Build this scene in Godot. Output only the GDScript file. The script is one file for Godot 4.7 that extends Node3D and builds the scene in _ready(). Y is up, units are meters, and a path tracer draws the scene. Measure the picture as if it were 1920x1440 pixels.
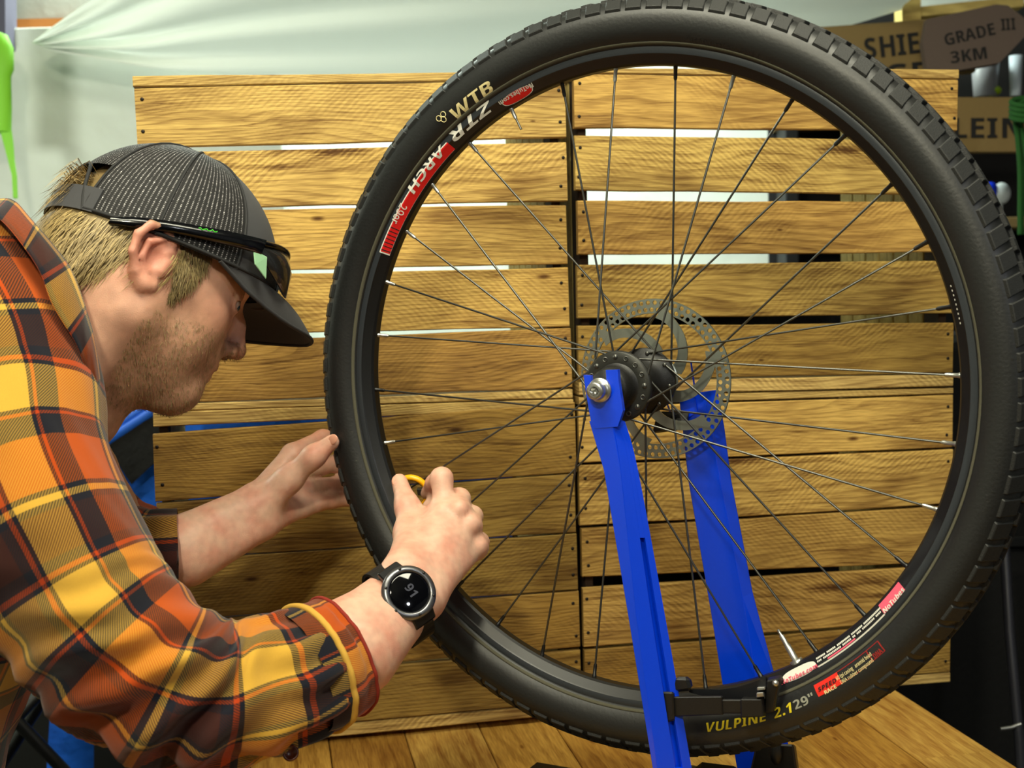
extends Node3D
# A bench in a white walled workshop: a man trues a bicycle wheel in a blue stand in front of four wooden crates.

const F := 2254.2                      # focal length in pixels of the 1920x1440 frame
const EYE := Vector3(0, 1.36, 0)
var CB: Basis                          # camera basis
var WT: Transform3D                    # wheel frame: x right, y up, z along the axle towards the camera
var CX: Vector3                        # along the crates
var CN: Vector3                        # out of the crates, towards the camera
var CO: Vector3                        # a point on the crate fronts
const BENCH_Y := 0.796
var rng := RandomNumberGenerator.new()
var M := {}
var used := {}


func _ready() -> void:
	rng.seed = 7
	var up := Vector3(-0.025, 1, 0.085).normalized()
	var ax := (Vector3.RIGHT - up.x * up).normalized()
	var az := ax.cross(up)
	CB = Basis(ax, up, az).transposed()
	camera_light()
	CX = CB * Vector3(0.979, 0.044, -0.1955)
	CX = Vector3(CX.x, 0, CX.z).normalized()
	CN = CX.cross(Vector3.UP)
	CO = W(960, 720, 1.5)
	var n := Vector3(-sin(0.49569) * cos(0.08068), -sin(0.08068), cos(0.49569) * cos(0.08068))
	var u := Vector3.UP.cross(n).normalized()
	var v := n.cross(u)
	WT = Transform3D(CB * Basis(u, v, n), EYE + CB * Vector3(0.11568, 0.00068, -1.152))
	materials()
	room()
	bench()
	crates()
	wheel()
	stand()
	person()
	background()


func camera_light() -> void:
	var cam := Camera3D.new()
	cam.name = "camera"
	cam.fov = rad_to_deg(2.0 * atan(720.0 / F))
	cam.near = 0.05
	cam.transform = Transform3D(CB, EYE)
	var at := CameraAttributesPhysical.new()
	at.frustum_focal_length = 12.0 / tan(atan(720.0 / F))
	at.frustum_focus_distance = 1.17
	at.exposure_aperture = at.frustum_focal_length / 5.5
	cam.attributes = at
	add_child(cam)
	cam.fov = rad_to_deg(2.0 * atan(720.0 / F))
	var we := WorldEnvironment.new()
	we.name = "environment"
	var e := Environment.new()
	e.background_mode = Environment.BG_COLOR
	e.background_color = Color(0.5, 0.52, 0.5)
	e.background_energy_multiplier = 0.2
	e.tonemap_mode = Environment.TONE_MAPPER_LINEAR
	e.tonemap_exposure = 1.0
	e.sdfgi_enabled = true
	e.ssao_enabled = true
	e.ssil_enabled = true
	we.environment = e
	add_child(we)
	# the lamps, all of them out of the frame: a work lamp over the photographer, ceiling panels; two more lamps are added as fill
	lamp("work_lamp", "small round work lamp hung above the bench in front of the crates", EYE + Vector3(-0.30, 0.80, 0.12), 0.07, Color(1.0, 0.975, 0.86), 1.5)
	panel("ceiling_panel", "long ceiling light panel over the workbench", EYE + Vector3(0.0, 1.0, -0.72), Vector2(1.2, 0.3), Color(1.0, 0.985, 0.88), 2.5)
	lamp("added_corner_lamp", "added unseen fill lamp left of the frame in front of the white partition", W(-520, 60, 1.75), 0.07, Color(0.97, 1.0, 0.93), 0.40)  # added to brighten the sheet and the white wall
	lamp("added_side_lamp", "added unseen lamp on the right behind the camera for highlights on the stand", EYE + Vector3(0.95, 0.62, 0.35), 0.06, Color(0.96, 0.98, 1.0), 0.42)  # added to put highlights on the blue uprights
	panel("ceiling_panel", "long ceiling light panel above the white back wall", EYE + Vector3(-0.2, 1.1, -2.75), Vector2(1.6, 0.3), Color(0.94, 1.0, 0.95), 4.5)


func lamp(called: String, label: String, at: Vector3, r: float, c: Color, energy: float) -> void:
	var t := thing(called, label, "lamp", at)
	var s := Sh.new()
	s.lathe([Vector2(0.0, 0.07), Vector2(r * 0.7, 0.065), Vector2(r * 1.25, 0.0), Vector2(r * 1.15, 0.0), Vector2(r * 0.6, 0.055), Vector2(0, 0.058)], Basis(Vector3.RIGHT, Vector3.BACK, Vector3.UP), 24)
	obj("shade", s, plain(Color(0.2, 0.2, 0.2), 0.5), t)
	var b := Sh.new()
	b.ellipsoid(Vector3(0, 0.02, 0), Vector3(r, 0.02, r), 16, 10)
	var m := plain(c, 0.5)
	m.emission_enabled = true
	m.emission = c
	m.emission_energy_multiplier = 3.0
	obj("bulb", b, m, t)
	var w := Sh.new()
	w.tube([Vector3(0, 0.07, 0), Vector3(0, 2.5 - at.y, 0)], [0.004], 6)
	obj("cord", w, plain(Color(0.1, 0.1, 0.1), 0.6), t)
	var l := OmniLight3D.new()
	l.name = "lamp_light"
	l.position = Vector3(0, -0.03, 0)
	l.light_color = c
	l.light_energy = energy
	l.light_size = r
	l.omni_range = 12.0
	l.omni_attenuation = 2.0
	l.shadow_enabled = true
	t.add_child(l)


func panel(called: String, label: String, at: Vector3, size: Vector2, c: Color, energy: float) -> void:
	var t := thing(called, label, "lamp", at)
	var s := Sh.new()
	s.box(Vector3(0, 0.02, 0), Vector3(size.x + 0.04, 0.04, size.y + 0.04), 0.004)
	obj("frame", s, plain(Color(0.85, 0.85, 0.85), 0.5), t)
	var b := Sh.new()
	b.box(Vector3(0, -0.002, 0), Vector3(size.x, 0.006, size.y), 0.001)
	var m := plain(c, 0.5)
	m.emission_enabled = true
	m.emission = c
	m.emission_energy_multiplier = 2.0
	obj("diffuser", b, m, t)
	var l := AreaLight3D.new()
	l.name = "panel_light"
	l.position = Vector3(0, -0.01, 0)
	l.rotation.x = -PI / 2
	l.area_size = size
	l.light_color = c
	l.light_energy = energy
	l.area_range = 12.0
	l.area_attenuation = 2.0
	l.shadow_enabled = true
	t.add_child(l)


# ---------------------------------------------------------------- helpers

func W(px: float, py: float, d: float) -> Vector3:                     # a point at camera depth d
	return EYE + CB * (Vector3((px - 960.0) / F, -(py - 720.0) / F, -1.0) * d)


func wl(px: float, py: float, s: float) -> Vector3:                    # a point of the wheel frame, at axle position s
	var o := WT.affine_inverse() * EYE
	var r := WT.basis.inverse() * (CB * Vector3((px - 960.0) / F, -(py - 720.0) / F, -1.0))
	return o + r * ((s - o.z) / r.z)


func cp(px: float, py: float) -> Vector2:                              # a point on the plane of the crate fronts
	var r := CB * Vector3((px - 960.0) / F, -(py - 720.0) / F, -1.0)
	var p := EYE + r * ((CO - EYE).dot(CN) / r.dot(CN)) - CO
	return Vector2(p.dot(CX), p.y)


func numbered(called: String) -> String:
	used[called] = used.get(called, -1) + 1
	return called if used[called] == 0 else "%s_%03d" % [called, used[called]]


func tag(o: Node, label: String, category: String, group := "", kind := "") -> void:
	if label: o.set_meta("label", label)
	if category: o.set_meta("category", category)
	if group: o.set_meta("group", group)
	if kind: o.set_meta("kind", kind)


func thing(called: String, label: String, category: String, at := Vector3.ZERO, b := Basis()) -> Node3D:
	var o := Node3D.new()
	o.name = numbered(called)
	add_child(o)
	o.transform = Transform3D(b, at)
	tag(o, label, category)
	return o


func obj(called: String, s, m: Material, parent: Node = self, kind := "") -> MeshInstance3D:
	var o := MeshInstance3D.new()
	o.mesh = s.commit() if s is Sh else s
	o.material_override = m
	o.name = numbered(called) if parent == self else called
	if kind: o.set_meta("kind", kind)
	parent.add_child(o, true)
	return o


func plain(c: Color, rough := 0.6, metal := 0.0) -> StandardMaterial3D:
	var m := StandardMaterial3D.new()
	m.albedo_color = c
	m.roughness = rough
	m.metallic = metal
	return m


func copy_of(o: MeshInstance3D, parent: Node) -> MeshInstance3D:
	var c: MeshInstance3D = o.duplicate()
	parent.add_child(c, true)
	return c


class Sh:
	var V := PackedVector3Array()
	var T := PackedVector2Array()
	var C := PackedColorArray()
	var G := PackedInt32Array()
	var sg := 0
	var col := Color.WHITE
	var keep := false                     # keep the winding as given (open sheets)

	func tri(a: Vector3, b: Vector3, c: Vector3, ua := Vector2.ZERO, ub := Vector2.ZERO, uc := Vector2.ZERO) -> void:
		V.append(a); V.append(b); V.append(c)
		T.append(ua); T.append(ub); T.append(uc)
		C.append(col); C.append(col); C.append(col)
		G.append(sg)

	func quad(a: Vector3, b: Vector3, c: Vector3, d: Vector3, ua := Vector2.ZERO, ub := Vector2.ZERO, uc := Vector2.ZERO, ud := Vector2.ZERO) -> void:
		tri(a, b, c, ua, ub, uc)
		tri(a, c, d, ua, uc, ud)

	# rings of equal length; us per point (one more than the points when closed), vs per ring
	func loft(rings: Array, closed := true, us := [], vs := [], cap := false) -> void:
		var n: int = rings[0].size()
		var m := n if closed else n - 1
		for i in rings.size() - 1:
			var v0: float = vs[i] if vs.size() else float(i)
			var v1: float = vs[i + 1] if vs.size() else float(i + 1)
			for k in m:
				var k2 := (k + 1) % n
				var u0: float = us[k] if us.size() else float(k) / m
				var u1: float = us[k + 1] if us.size() else float(k + 1) / m
				quad(rings[i][k], rings[i][k2], rings[i + 1][k2], rings[i + 1][k], Vector2(u0, v0), Vector2(u1, v0), Vector2(u1, v1), Vector2(u0, v1))
		if cap:
			var keep_sg := sg
			if sg >= 0: sg = sg + 50
			for e in [0, rings.size() - 1]:
				var r = rings[e]
				var mid := Vector3.ZERO
				for p in r: mid += p
				mid /= n
				for k in n:
					var a: Vector3 = r[k]
					var b: Vector3 = r[(k + 1) % n]
					if e == 0: tri(mid, b, a)
					else: tri(mid, a, b)
				if sg >= 0: sg += 1
			sg = keep_sg

	func tube(pts: Array, radii: Array, sides := 8, cap := true, v_scale := 1.0) -> void:
		var rings := []
		var nrm := Vector3.ZERO
		var vs := []
		var acc := 0.0
		for i in pts.size():
			var a: Vector3 = pts[maxi(i - 1, 0)]
			var b: Vector3 = pts[mini(i + 1, pts.size() - 1)]
			var d := (b - a).normalized()
			if nrm == Vector3.ZERO:
				nrm = d.cross(Vector3.UP if absf(d.y) < 0.9 else Vector3.RIGHT).normalized()
			nrm = (nrm - d * nrm.dot(d)).normalized()
			var bn := d.cross(nrm)
			var r: float = radii[mini(i, radii.size() - 1)]
			var ring := PackedVector3Array()
			for k in sides:
				var t := TAU * k / sides
				ring.append(pts[i] + (nrm * cos(t) + bn * sin(t)) * r)
			rings.append(ring)
			if i > 0: acc += (pts[i] - pts[i - 1]).length()
			vs.append(acc * v_scale)
		loft(rings, true, [], vs, cap)

	# profile of (radius, height along z of the basis)
	func lathe(prof: Array, b: Basis, segs := 32, at := Vector3.ZERO, closed := false) -> void:
		var rings := []
		for k in segs:
			var t := TAU * k / segs
			var d := b.x * cos(t) + b.y * sin(t)
			var ring := PackedVector3Array()
			for p in prof: ring.append(at + d * p.x + b.z * p.y)
			rings.append(ring)
		rings.append(rings[0])
		loft(rings, closed)

	func ellipsoid(at: Vector3, r: Vector3, us := 16, vs := 10, b := Basis()) -> void:
		var rings := []
		for i in vs + 1:
			var ph := PI * i / vs
			var ring := PackedVector3Array()
			for k in us:
				var t := TAU * k / us
				ring.append(at + b * Vector3(r.x * sin(ph) * cos(t), r.y * cos(ph), r.z * sin(ph) * sin(t)))
			rings.append(ring)
		loft(rings, true)

	func box(at: Vector3, size: Vector3, bev := 0.001, b := Basis()) -> void:
		var h := size / 2
		hexa([at + b * Vector3(-h.x, -h.y, h.z), at + b * Vector3(h.x, -h.y, h.z), at + b * Vector3(h.x, h.y, h.z), at + b * Vector3(-h.x, h.y, h.z), at + b * Vector3(-h.x, -h.y, -h.z), at + b * Vector3(h.x, -h.y, -h.z), at + b * Vector3(h.x, h.y, -h.z), at + b * Vector3(-h.x, h.y, -h.z)], bev)

	# a bevelled block from 8 corners: front bl br tr tl, back bl br tr tl
	func hexa(c: Array, bev := 0.001) -> void:
		var old := sg
		sg = -1
		var f := [[0, 1, 2, 3], [5, 4, 7, 6], [1, 5, 6, 2], [4, 0, 3, 7], [3, 2, 6, 7], [4, 5, 1, 0]]
		var ins := []                     # per face, corner -> inset point
		for q in f:
			var d := {}
			for k in 4:
				var p: Vector3 = c[q[k]]
				var e1: Vector3 = (c[q[(k + 1) % 4]] - p)
				var e2: Vector3 = (c[q[(k + 3) % 4]] - p)
				d[q[k]] = p + e1.normalized() * minf(bev, e1.length() * 0.4) + e2.normalized() * minf(bev, e2.length() * 0.4)
			ins.append(d)
			quad(d[q[0]], d[q[1]], d[q[2]], d[q[3]], Vector2(0, 0), Vector2(1, 0), Vector2(1, 1), Vector2(0, 1))
		for i in 6:
			for k in 4:
				var a: int = f[i][k]
				var b: int = f[i][(k + 1) % 4]
				for j in range(i + 1, 6):
					if ins[j].has(a) and ins[j].has(b):
						quad(ins[i][b], ins[i][a], ins[j][a], ins[j][b])
		for a in 8:
			var p := []
			var nn := Vector3.ZERO
			for i in 6:
				if ins[i].has(a):
					p.append(ins[i][a])
			nn = c[a] - (c[0] + c[6]) / 2
			if (p[1] - p[0]).cross(p[2] - p[0]).dot(nn) > 0: tri(p[0], p[1], p[2])
			else: tri(p[0], p[2], p[1])
		sg = old

	# a flat polygon pushed along d
	func prism(poly: PackedVector2Array, xf: Transform3D, depth: float) -> void:
		var ids := Geometry2D.triangulate_polygon(poly)
		var cw := Geometry2D.is_polygon_clockwise(poly)
		var old := sg
		sg = -1
		for i in range(0, ids.size(), 3):
			var a := poly[ids[i]]
			var b := poly[ids[i + 1]]
			var c := poly[ids[i + 2]]
			if (b - a).cross(c - a) < 0:
				var t := b
				b = c
				c = t
			tri(xf * Vector3(a.x, a.y, 0), xf * Vector3(b.x, b.y, 0), xf * Vector3(c.x, c.y, 0), a, b, c)
			tri(xf * Vector3(a.x, a.y, -depth), xf * Vector3(c.x, c.y, -depth), xf * Vector3(b.x, b.y, -depth), a, c, b)
		for i in poly.size():
			var a := poly[i]
			var b := poly[(i + 1) % poly.size()]
			if cw:
				var t := a
				a = b
				b = t
			quad(xf * Vector3(a.x, a.y, 0), xf * Vector3(a.x, a.y, -depth), xf * Vector3(b.x, b.y, -depth), xf * Vector3(b.x, b.y, 0))
		sg = old

	func commit() -> ArrayMesh:
		var vol := 0.0
		if not keep:
			var mid := Vector3.ZERO
			for p in V: mid += p
			mid /= maxi(V.size(), 1)
			for i in range(0, V.size(), 3):
				vol += (V[i] - mid).dot((V[i + 1] - mid).cross(V[i + 2] - mid))
		var st := SurfaceTool.new()
		st.begin(Mesh.PRIMITIVE_TRIANGLES)
		var order := [0, 2, 1] if vol >= 0.0 else [0, 1, 2]
		for i in range(0, V.size(), 3):
			if (V[i + 1] - V[i]).cross(V[i + 2] - V[i]).length_squared() < 1e-20: continue
			var g := G[i / 3]
			st.set_smooth_group(g if g >= 0 else 0xFFFFFFFF)
			for k in order:
				st.set_color(C[i + k])
				st.set_uv(T[i + k])
				st.add_vertex(V[i + k])
		st.generate_normals()
		return st.commit()


func text_tris(words: String, height: float, bold := true, depth := 0.0006) -> PackedVector3Array:   # triangles, baseline at y = 0, centred in x
	var tm := TextMesh.new()
	var f := SystemFont.new()
	f.font_names = PackedStringArray(["Droid Sans"])
	if bold: f.font_weight = 700
	tm.font = f
	tm.font_size = 32
	tm.text = words
	tm.pixel_size = height / 23.0
	tm.depth = depth
	tm.curve_step = 1.5
	var fa := tm.get_faces()
	return fa


func flat_text(words: String, height: float, xf: Transform3D, m: Material, parent: Node, called := "lettering", squeeze := 1.0) -> MeshInstance3D:
	var s := Sh.new()
	s.keep = true
	s.sg = -1
	var fa := text_tris(words, height)
	for i in range(0, fa.size(), 3):
		var q := Vector3(squeeze, 1, 1)
		s.tri(xf * (fa[i] * q), xf * (fa[i + 2] * q), xf * (fa[i + 1] * q))
	return obj(called, s, m, parent)


func fit(p: Array, n: int) -> Array:                                    # Catmull-Rom through points, n steps a span
	var out := []
	for i in p.size() - 1:
		var a = p[maxi(i - 1, 0)]
		var d = p[mini(i + 2, p.size() - 1)]
		for k in n:
			var t := float(k) / n
			if p[0] is Vector3 or p[0] is Vector2: out.append(p[i].cubic_interpolate(p[i + 1], a, d, t))
			else: out.append(cubic_interpolate(p[i], p[i + 1], a, d, t))
	out.append(p[p.size() - 1])
	return out


# ---------------------------------------------------------------- materials

func noise(sd: int, freq: float, oct := 3) -> FastNoiseLite:
	var n := FastNoiseLite.new()
	n.seed = sd
	n.noise_type = FastNoiseLite.TYPE_SIMPLEX_SMOOTH
	n.frequency = freq
	n.fractal_octaves = oct
	return n


func tex(w: int, h: int, data: PackedByteArray, rgb := true) -> ImageTexture:
	return ImageTexture.create_from_image(Image.create_from_data(w, h, false, Image.FORMAT_RGB8 if rgb else Image.FORMAT_L8, data))


# sawn softwood: colour and relief; x runs along the grain (0.6 m), y across (0.15 m)
func wood(sd: int, light: Color, dark: Color, saw: float, knots: Array, rings := 26.0, w := 1024, h := 256) -> StandardMaterial3D:
	var n1 := noise(sd, 1.0, 3)
	var n2 := noise(sd + 11, 1.0, 2)
	var px := PackedByteArray()
	var hs := PackedByteArray()
	px.resize(w * h * 3)
	hs.resize(w * h)
	for y in h:
		var fy := float(y) / h
		for x in w:
			var fx := float(x) / w
			var wob := n1.get_noise_2d(fx * 1.1, fy * 1.1 + 7.0) * 0.5
			var r := fy + wob * 0.36
			var knot := 0.0
			for k in knots:
				var dx: float = (fx - k.x) * 4.0 / 1.9
				var dy: float = fy - k.y
				var d := sqrt(dx * dx * 0.45 + dy * dy)
				r += k.z * 0.16 * exp(-d * d / (k.z * k.z * 6.0)) * (1.0 if dy >= 0.0 else -1.0)
				knot = maxf(knot, clampf(1.25 - d / (k.z * 0.19), 0.0, 1.0))
			var g := fposmod(r * rings, 1.0)
			var late := smoothstep(0.35, 0.92, g) * (1.0 - smoothstep(0.93, 1.0, g))
			var fib := n2.get_noise_2d(fx * 14.0, fy * 210.0)
			var patch := n1.get_noise_2d(fx * 3.1 + 40.0, fy * 1.4)
			var dirt := maxf(0.0, n2.get_noise_2d(fx * 3.0 + 9.0, fy * 2.6) - 0.34)
			var cut := 0.0
			if saw > 0.0:
				var amp := clampf(0.35 + n2.get_noise_2d(fx * 2.3 + 3.0, fy * 1.1) * 1.6, 0.0, 1.0)
				cut = sin((fx * 4.0 + fy * 0.85 + 0.5 * fy * fy + n1.get_noise_2d(fx * 6.0, fy * 3.0) * 0.05) * 96.0) * amp * saw
				cut += n2.get_noise_2d((fx * 4.0 + fy * 0.9) * 52.0, fy * 3.0) * amp * saw
			var crack := pow(1.0 - absf(n2.get_noise_2d(fx * 3.0 + 80.0, fy * 34.0)), 14.0)
			crack *= clampf(n1.get_noise_2d(fx * 4.0 + 20.0, fy * 5.0) * 2.2 + 0.15, 0.0, 1.0)
			var worn := n2.get_noise_2d(fx * 2.2 + 60.0, fy * 9.0)
			var t := 0.20 * late + 0.32 * fib + 0.46 * crack + 0.22 * maxf(0.0, worn) - 0.22 * patch + 0.7 * dirt + 0.17 * cut + 0.14
			t = clampf(maxf(t, knot * 0.95), 0.0, 1.0)
			var c := light.lerp(dark, t)
			var i := (y * w + x) * 3
			px[i] = c.r8
			px[i + 1] = c.g8
			px[i + 2] = c.b8
			hs[y * w + x] = int(clampf(0.62 - 0.16 * late + 0.16 * fib + 0.11 * cut - 0.2 * knot, 0.0, 1.0) * 255.0)
	var m := plain(Color.WHITE, 0.72)
	m.albedo_texture = tex(w, h, px)
	m.heightmap_enabled = true
	m.heightmap_texture = tex(w, h, hs, false)
	m.heightmap_scale = 0.12
	m.metallic_specular = 0.35
	return m


func speckle(m: StandardMaterial3D, freq: float, depth_cm: float, scale := 8.0, sd := 5) -> StandardMaterial3D:
	var t := NoiseTexture2D.new()
	t.width = 256
	t.height = 256
	t.seamless = true
	t.noise = noise(sd, freq, 4)
	m.heightmap_enabled = true
	m.heightmap_texture = t
	m.heightmap_scale = depth_cm
	m.uv1_triplanar = true
	m.uv1_scale = Vector3.ONE * scale
	return m


func materials() -> void:
	var L := Color(0.885, 0.75, 0.445)
	var D := Color(0.33, 0.21, 0.085)
	M.wood = [
		wood(1, L, D, 0.15, [Vector3(0.35, 0.45, 0.12)], 22.0),
		wood(2, L.lightened(0.04), D, 0.9, [], 15.0),
		wood(3, L.darkened(0.05), D, 0.5, [Vector3(0.8, 0.7, 0.14), Vector3(0.2, 0.3, 0.06)], 30.0),
		wood(4, Color(0.85, 0.71, 0.41), D, 1.0, [Vector3(0.55, 0.25, 0.07)], 12.0),
		wood(5, Color(0.82, 0.67, 0.38), D.darkened(0.1), 0.35, [Vector3(0.62, 0.6, 0.17)], 34.0),
	]
	M.pale_wood = wood(8, Color(0.86, 0.77, 0.48), Color(0.50, 0.40, 0.20), 0.2, [], 14.0, 512, 128)
	M.bench = [
		wood(21, Color(0.80, 0.62, 0.29), Color(0.46, 0.29, 0.09), 0.0, [Vector3(0.3, 0.5, 0.12)], 7.0, 1024, 128),
		wood(22, Color(0.74, 0.56, 0.25), Color(0.42, 0.24, 0.08), 0.0, [Vector3(0.7, 0.4, 0.16), Vector3(0.15, 0.6, 0.1)], 9.0, 1024, 128),
		wood(23, Color(0.84, 0.68, 0.35), Color(0.52, 0.32, 0.12), 0.0, [], 6.0, 1024, 128),
	]
	for b in M.bench:
		b.roughness = 0.38
		b.heightmap_scale = 0.01
	M.shaded_end = plain(Color(0.20, 0.13, 0.07), 0.9)  # shade of the seam between the crates, put into the colour
	M.nail = plain(Color(0.16, 0.14, 0.13), 0.5, 0.7)
	M.white_wall = speckle(plain(Color(0.86, 0.88, 0.85), 0.9), 0.02, 0.25, 1.4, 3)
	M.rubber = speckle(plain(Color(0.052, 0.056, 0.055), 0.48), 0.06, 0.012, 16.0, 4)
	M.rubber.metallic_specular = 0.55
	M.knob = speckle(plain(Color(0.064, 0.068, 0.064), 0.62), 0.08, 0.02, 30.0, 6)
	M.rim = plain(Color(0.028, 0.029, 0.033), 0.40)
	M.rim.metallic_specular = 0.5
	M.rim_side = plain(Color(0.20, 0.215, 0.235), 0.40, 0.3)
	M.dust = speckle(plain(Color(0.30, 0.29, 0.23), 0.9), 0.1, 0.02, 40.0, 9)
	M.spoke = plain(Color(0.36, 0.36, 0.345), 0.36, 0.85)
	M.silver = plain(Color(0.72, 0.72, 0.70), 0.32, 0.9)
	M.rotor = plain(Color(0.66, 0.68, 0.64), 0.36, 0.9)
	M.hub = speckle(plain(Color(0.055, 0.05, 0.045), 0.5), 0.1, 0.02, 40.0, 8)
	M.hub_face = speckle(plain(Color(0.17, 0.17, 0.155), 0.42, 0.35), 0.1, 0.01, 40.0, 8)
	M.blue = plain(Color(0.0, 0.24, 0.88), 0.24)
	M.blue.clearcoat_enabled = true
	M.blue.clearcoat = 0.6
	M.blue.clearcoat_roughness = 0.12
	M.blue = speckle(M.blue, 0.03, 0.006, 20.0, 12)
	M.black_paint = plain(Color(0.03, 0.03, 0.033), 0.42)
	M.black_plastic = plain(Color(0.035, 0.035, 0.038), 0.5)
	M.cream = plain(Color(0.86, 0.80, 0.58), 0.6)
	M.white_print = plain(Color(0.85, 0.84, 0.80), 0.6)
	M.red_print = plain(Color(0.80, 0.05, 0.05), 0.5)
	M.yellow_print = plain(Color(0.90, 0.82, 0.12), 0.6)
	M.pink_print = plain(Color(0.90, 0.35, 0.45), 0.5)
	M.grey_print = plain(Color(0.55, 0.55, 0.50), 0.6)
	M.black_print = plain(Color(0.03, 0.025, 0.03), 0.7)
	M.yellow_plastic = plain(Color(0.95, 0.68, 0.03), 0.35)
	M.blue_cloth = speckle(plain(Color(0.02, 0.40, 0.90), 0.8), 0.02, 0.3, 4.0, 14)
	M.black_cloth = speckle(plain(Color(0.015, 0.015, 0.018), 0.9), 0.03, 0.1, 6.0, 15)
	M.green = plain(Color(0.45, 0.72, 0.10), 0.6)


# ---------------------------------------------------------------- the room

func slab(called: String, a: Vector3, b: Vector3, m: Material) -> void:
	var s := Sh.new()
	s.box((a + b) / 2, (b - a).abs(), 0.002)
	var o := obj(called, s, m)
	o.set_meta("kind", "structure")


func room() -> void:
	var x0 := -2.3
	var x1 := 2.5
	var z0 := -3.3
	var z1 := 2.2
	var dark := speckle(plain(Color(0.17, 0.16, 0.14), 0.85), 0.02, 0.1, 2.0, 31)
	slab("floor", Vector3(x0 - 0.1, -0.1, z0 - 0.1), Vector3(x1 + 0.1, 0, z1 + 0.1), dark)
	slab("ceiling", Vector3(x0 - 0.1, 2.5, z0 - 0.1), Vector3(x1 + 0.1, 2.6, z1 + 0.1), plain(Color(0.5, 0.5, 0.46), 0.9))
	slab("wall_back", Vector3(x0, 0, z0 - 0.1), Vector3(x1, 2.5, z0), M.white_wall)
	slab("wall_left", Vector3(x0 - 0.1, 0, z0), Vector3(x0, 2.5, z1), M.white_wall)
	slab("wall_right", Vector3(x1, 0, z0), Vector3(x1 + 0.1, 2.5, -1.3), plain(Color(0.10, 0.095, 0.09), 0.9))
	slab("wall_right", Vector3(x1, 0, -1.3), Vector3(x1 + 0.1, 2.5, z1), plain(Color(0.6, 0.61, 0.63), 0.9))
	slab("wall_front", Vector3(x0, 0, z1), Vector3(x1, 2.5, z1 + 0.1), plain(Color(0.38, 0.38, 0.36), 0.9))
	# white plaster partition to the left behind the crates
	var p := W(30, 70, 2.6)
	var q := W(520, 70, 2.6)
	slab("shade_panel_1", Vector3(p.x - 0.75, 0, p.z - 0.06), Vector3(q.x, 0.66, p.z + 0.005), plain(Color(0.06, 0.06, 0.055), 0.8))  # dark panel: the shade low down here is painted in
	slab("wall_partition", Vector3(p.x - 0.75, 0.66, p.z - 0.06), Vector3(q.x, p.y + 0.02, p.z), M.white_wall)


# ---------------------------------------------------------------- bench and crates

func crate_xf(x: float, y: float, z := 0.0) -> Transform3D:
	return Transform3D(Basis(CX, Vector3.UP, CN), CO + CX * x + Vector3.UP * y + CN * z)


# a board with slightly wavy sawn edges between four points of its plane (tl, tr, br, bl), front face at z, pushed back by thick
func board(tl: Vector2, tr: Vector2, br: Vector2, bl: Vector2, z: float, thick: float, wave := 0.0007, n := 7, xf := Transform3D()) -> Sh:
	var s := Sh.new()
	s.sg = -1
	var rings := []
	var vs := []
	var us := []
	var off := Vector2(rng.randf() * 0.05, rng.randf() * 0.42)
	var mir := rng.randf() < 0.5
	var len := (tr - tl).length()
	var hgt := (tl - bl).length()
	var bow := rng.randf_range(-0.0015, 0.0015)
	for i in n + 1:
		var t := float(i) / n
		var a := tl.lerp(tr, t) + Vector2(0, rng.randf_range(-wave, wave))
		var b := bl.lerp(br, t) + Vector2(0, rng.randf_range(-wave, wave))
		var zz := z + bow * sin(PI * t)
		var e := 0.0012
		var ring := PackedVector3Array()
		for q in [Vector3(b.x, b.y + e, zz), Vector3(a.x, a.y - e, zz), Vector3(a.x, a.y, zz - e), Vector3(a.x, a.y, zz - thick), Vector3(b.x, b.y, zz - thick), Vector3(b.x, b.y, zz - e)]:
			ring.append(xf * q)
		rings.append(ring)
		vs.append(1.0 - (off.x + t * len / 0.6) if mir else off.x + t * len / 0.6)
	var k := 1.0 / 0.15
	var acc := [0.0, hgt, hgt + 0.002, hgt + thick, hgt * 2 + thick, hgt * 2 + thick * 2 - 0.002, hgt * 2 + thick * 2]
	for x in acc: us.append(off.y + x * k)
	# the texture runs along the board: swap u and v
	for i in n:
		for j in 6:
			var j2 := (j + 1) % 6
			s.quad(rings[i][j], rings[i][j2], rings[i + 1][j2], rings[i + 1][j], Vector2(vs[i], us[j]), Vector2(vs[i], us[j + 1]), Vector2(vs[i + 1], us[j + 1]), Vector2(vs[i + 1], us[j]))
	for e in [0, n]:
		var r = rings[e]
		for j in [1, 2, 3, 4]:
			var uv := [Vector2(off.x, off.y), Vector2(off.x + 0.01, off.y + 0.05 * j), Vector2(off.x + 0.02, off.y + 0.05 * (j + 1))]
			if e == 0: s.tri(r[0], r[j + 1], r[j], uv[0], uv[1], uv[2])
			else: s.tri(r[0], r[j], r[j + 1], uv[0], uv[1], uv[2])
	return s


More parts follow.
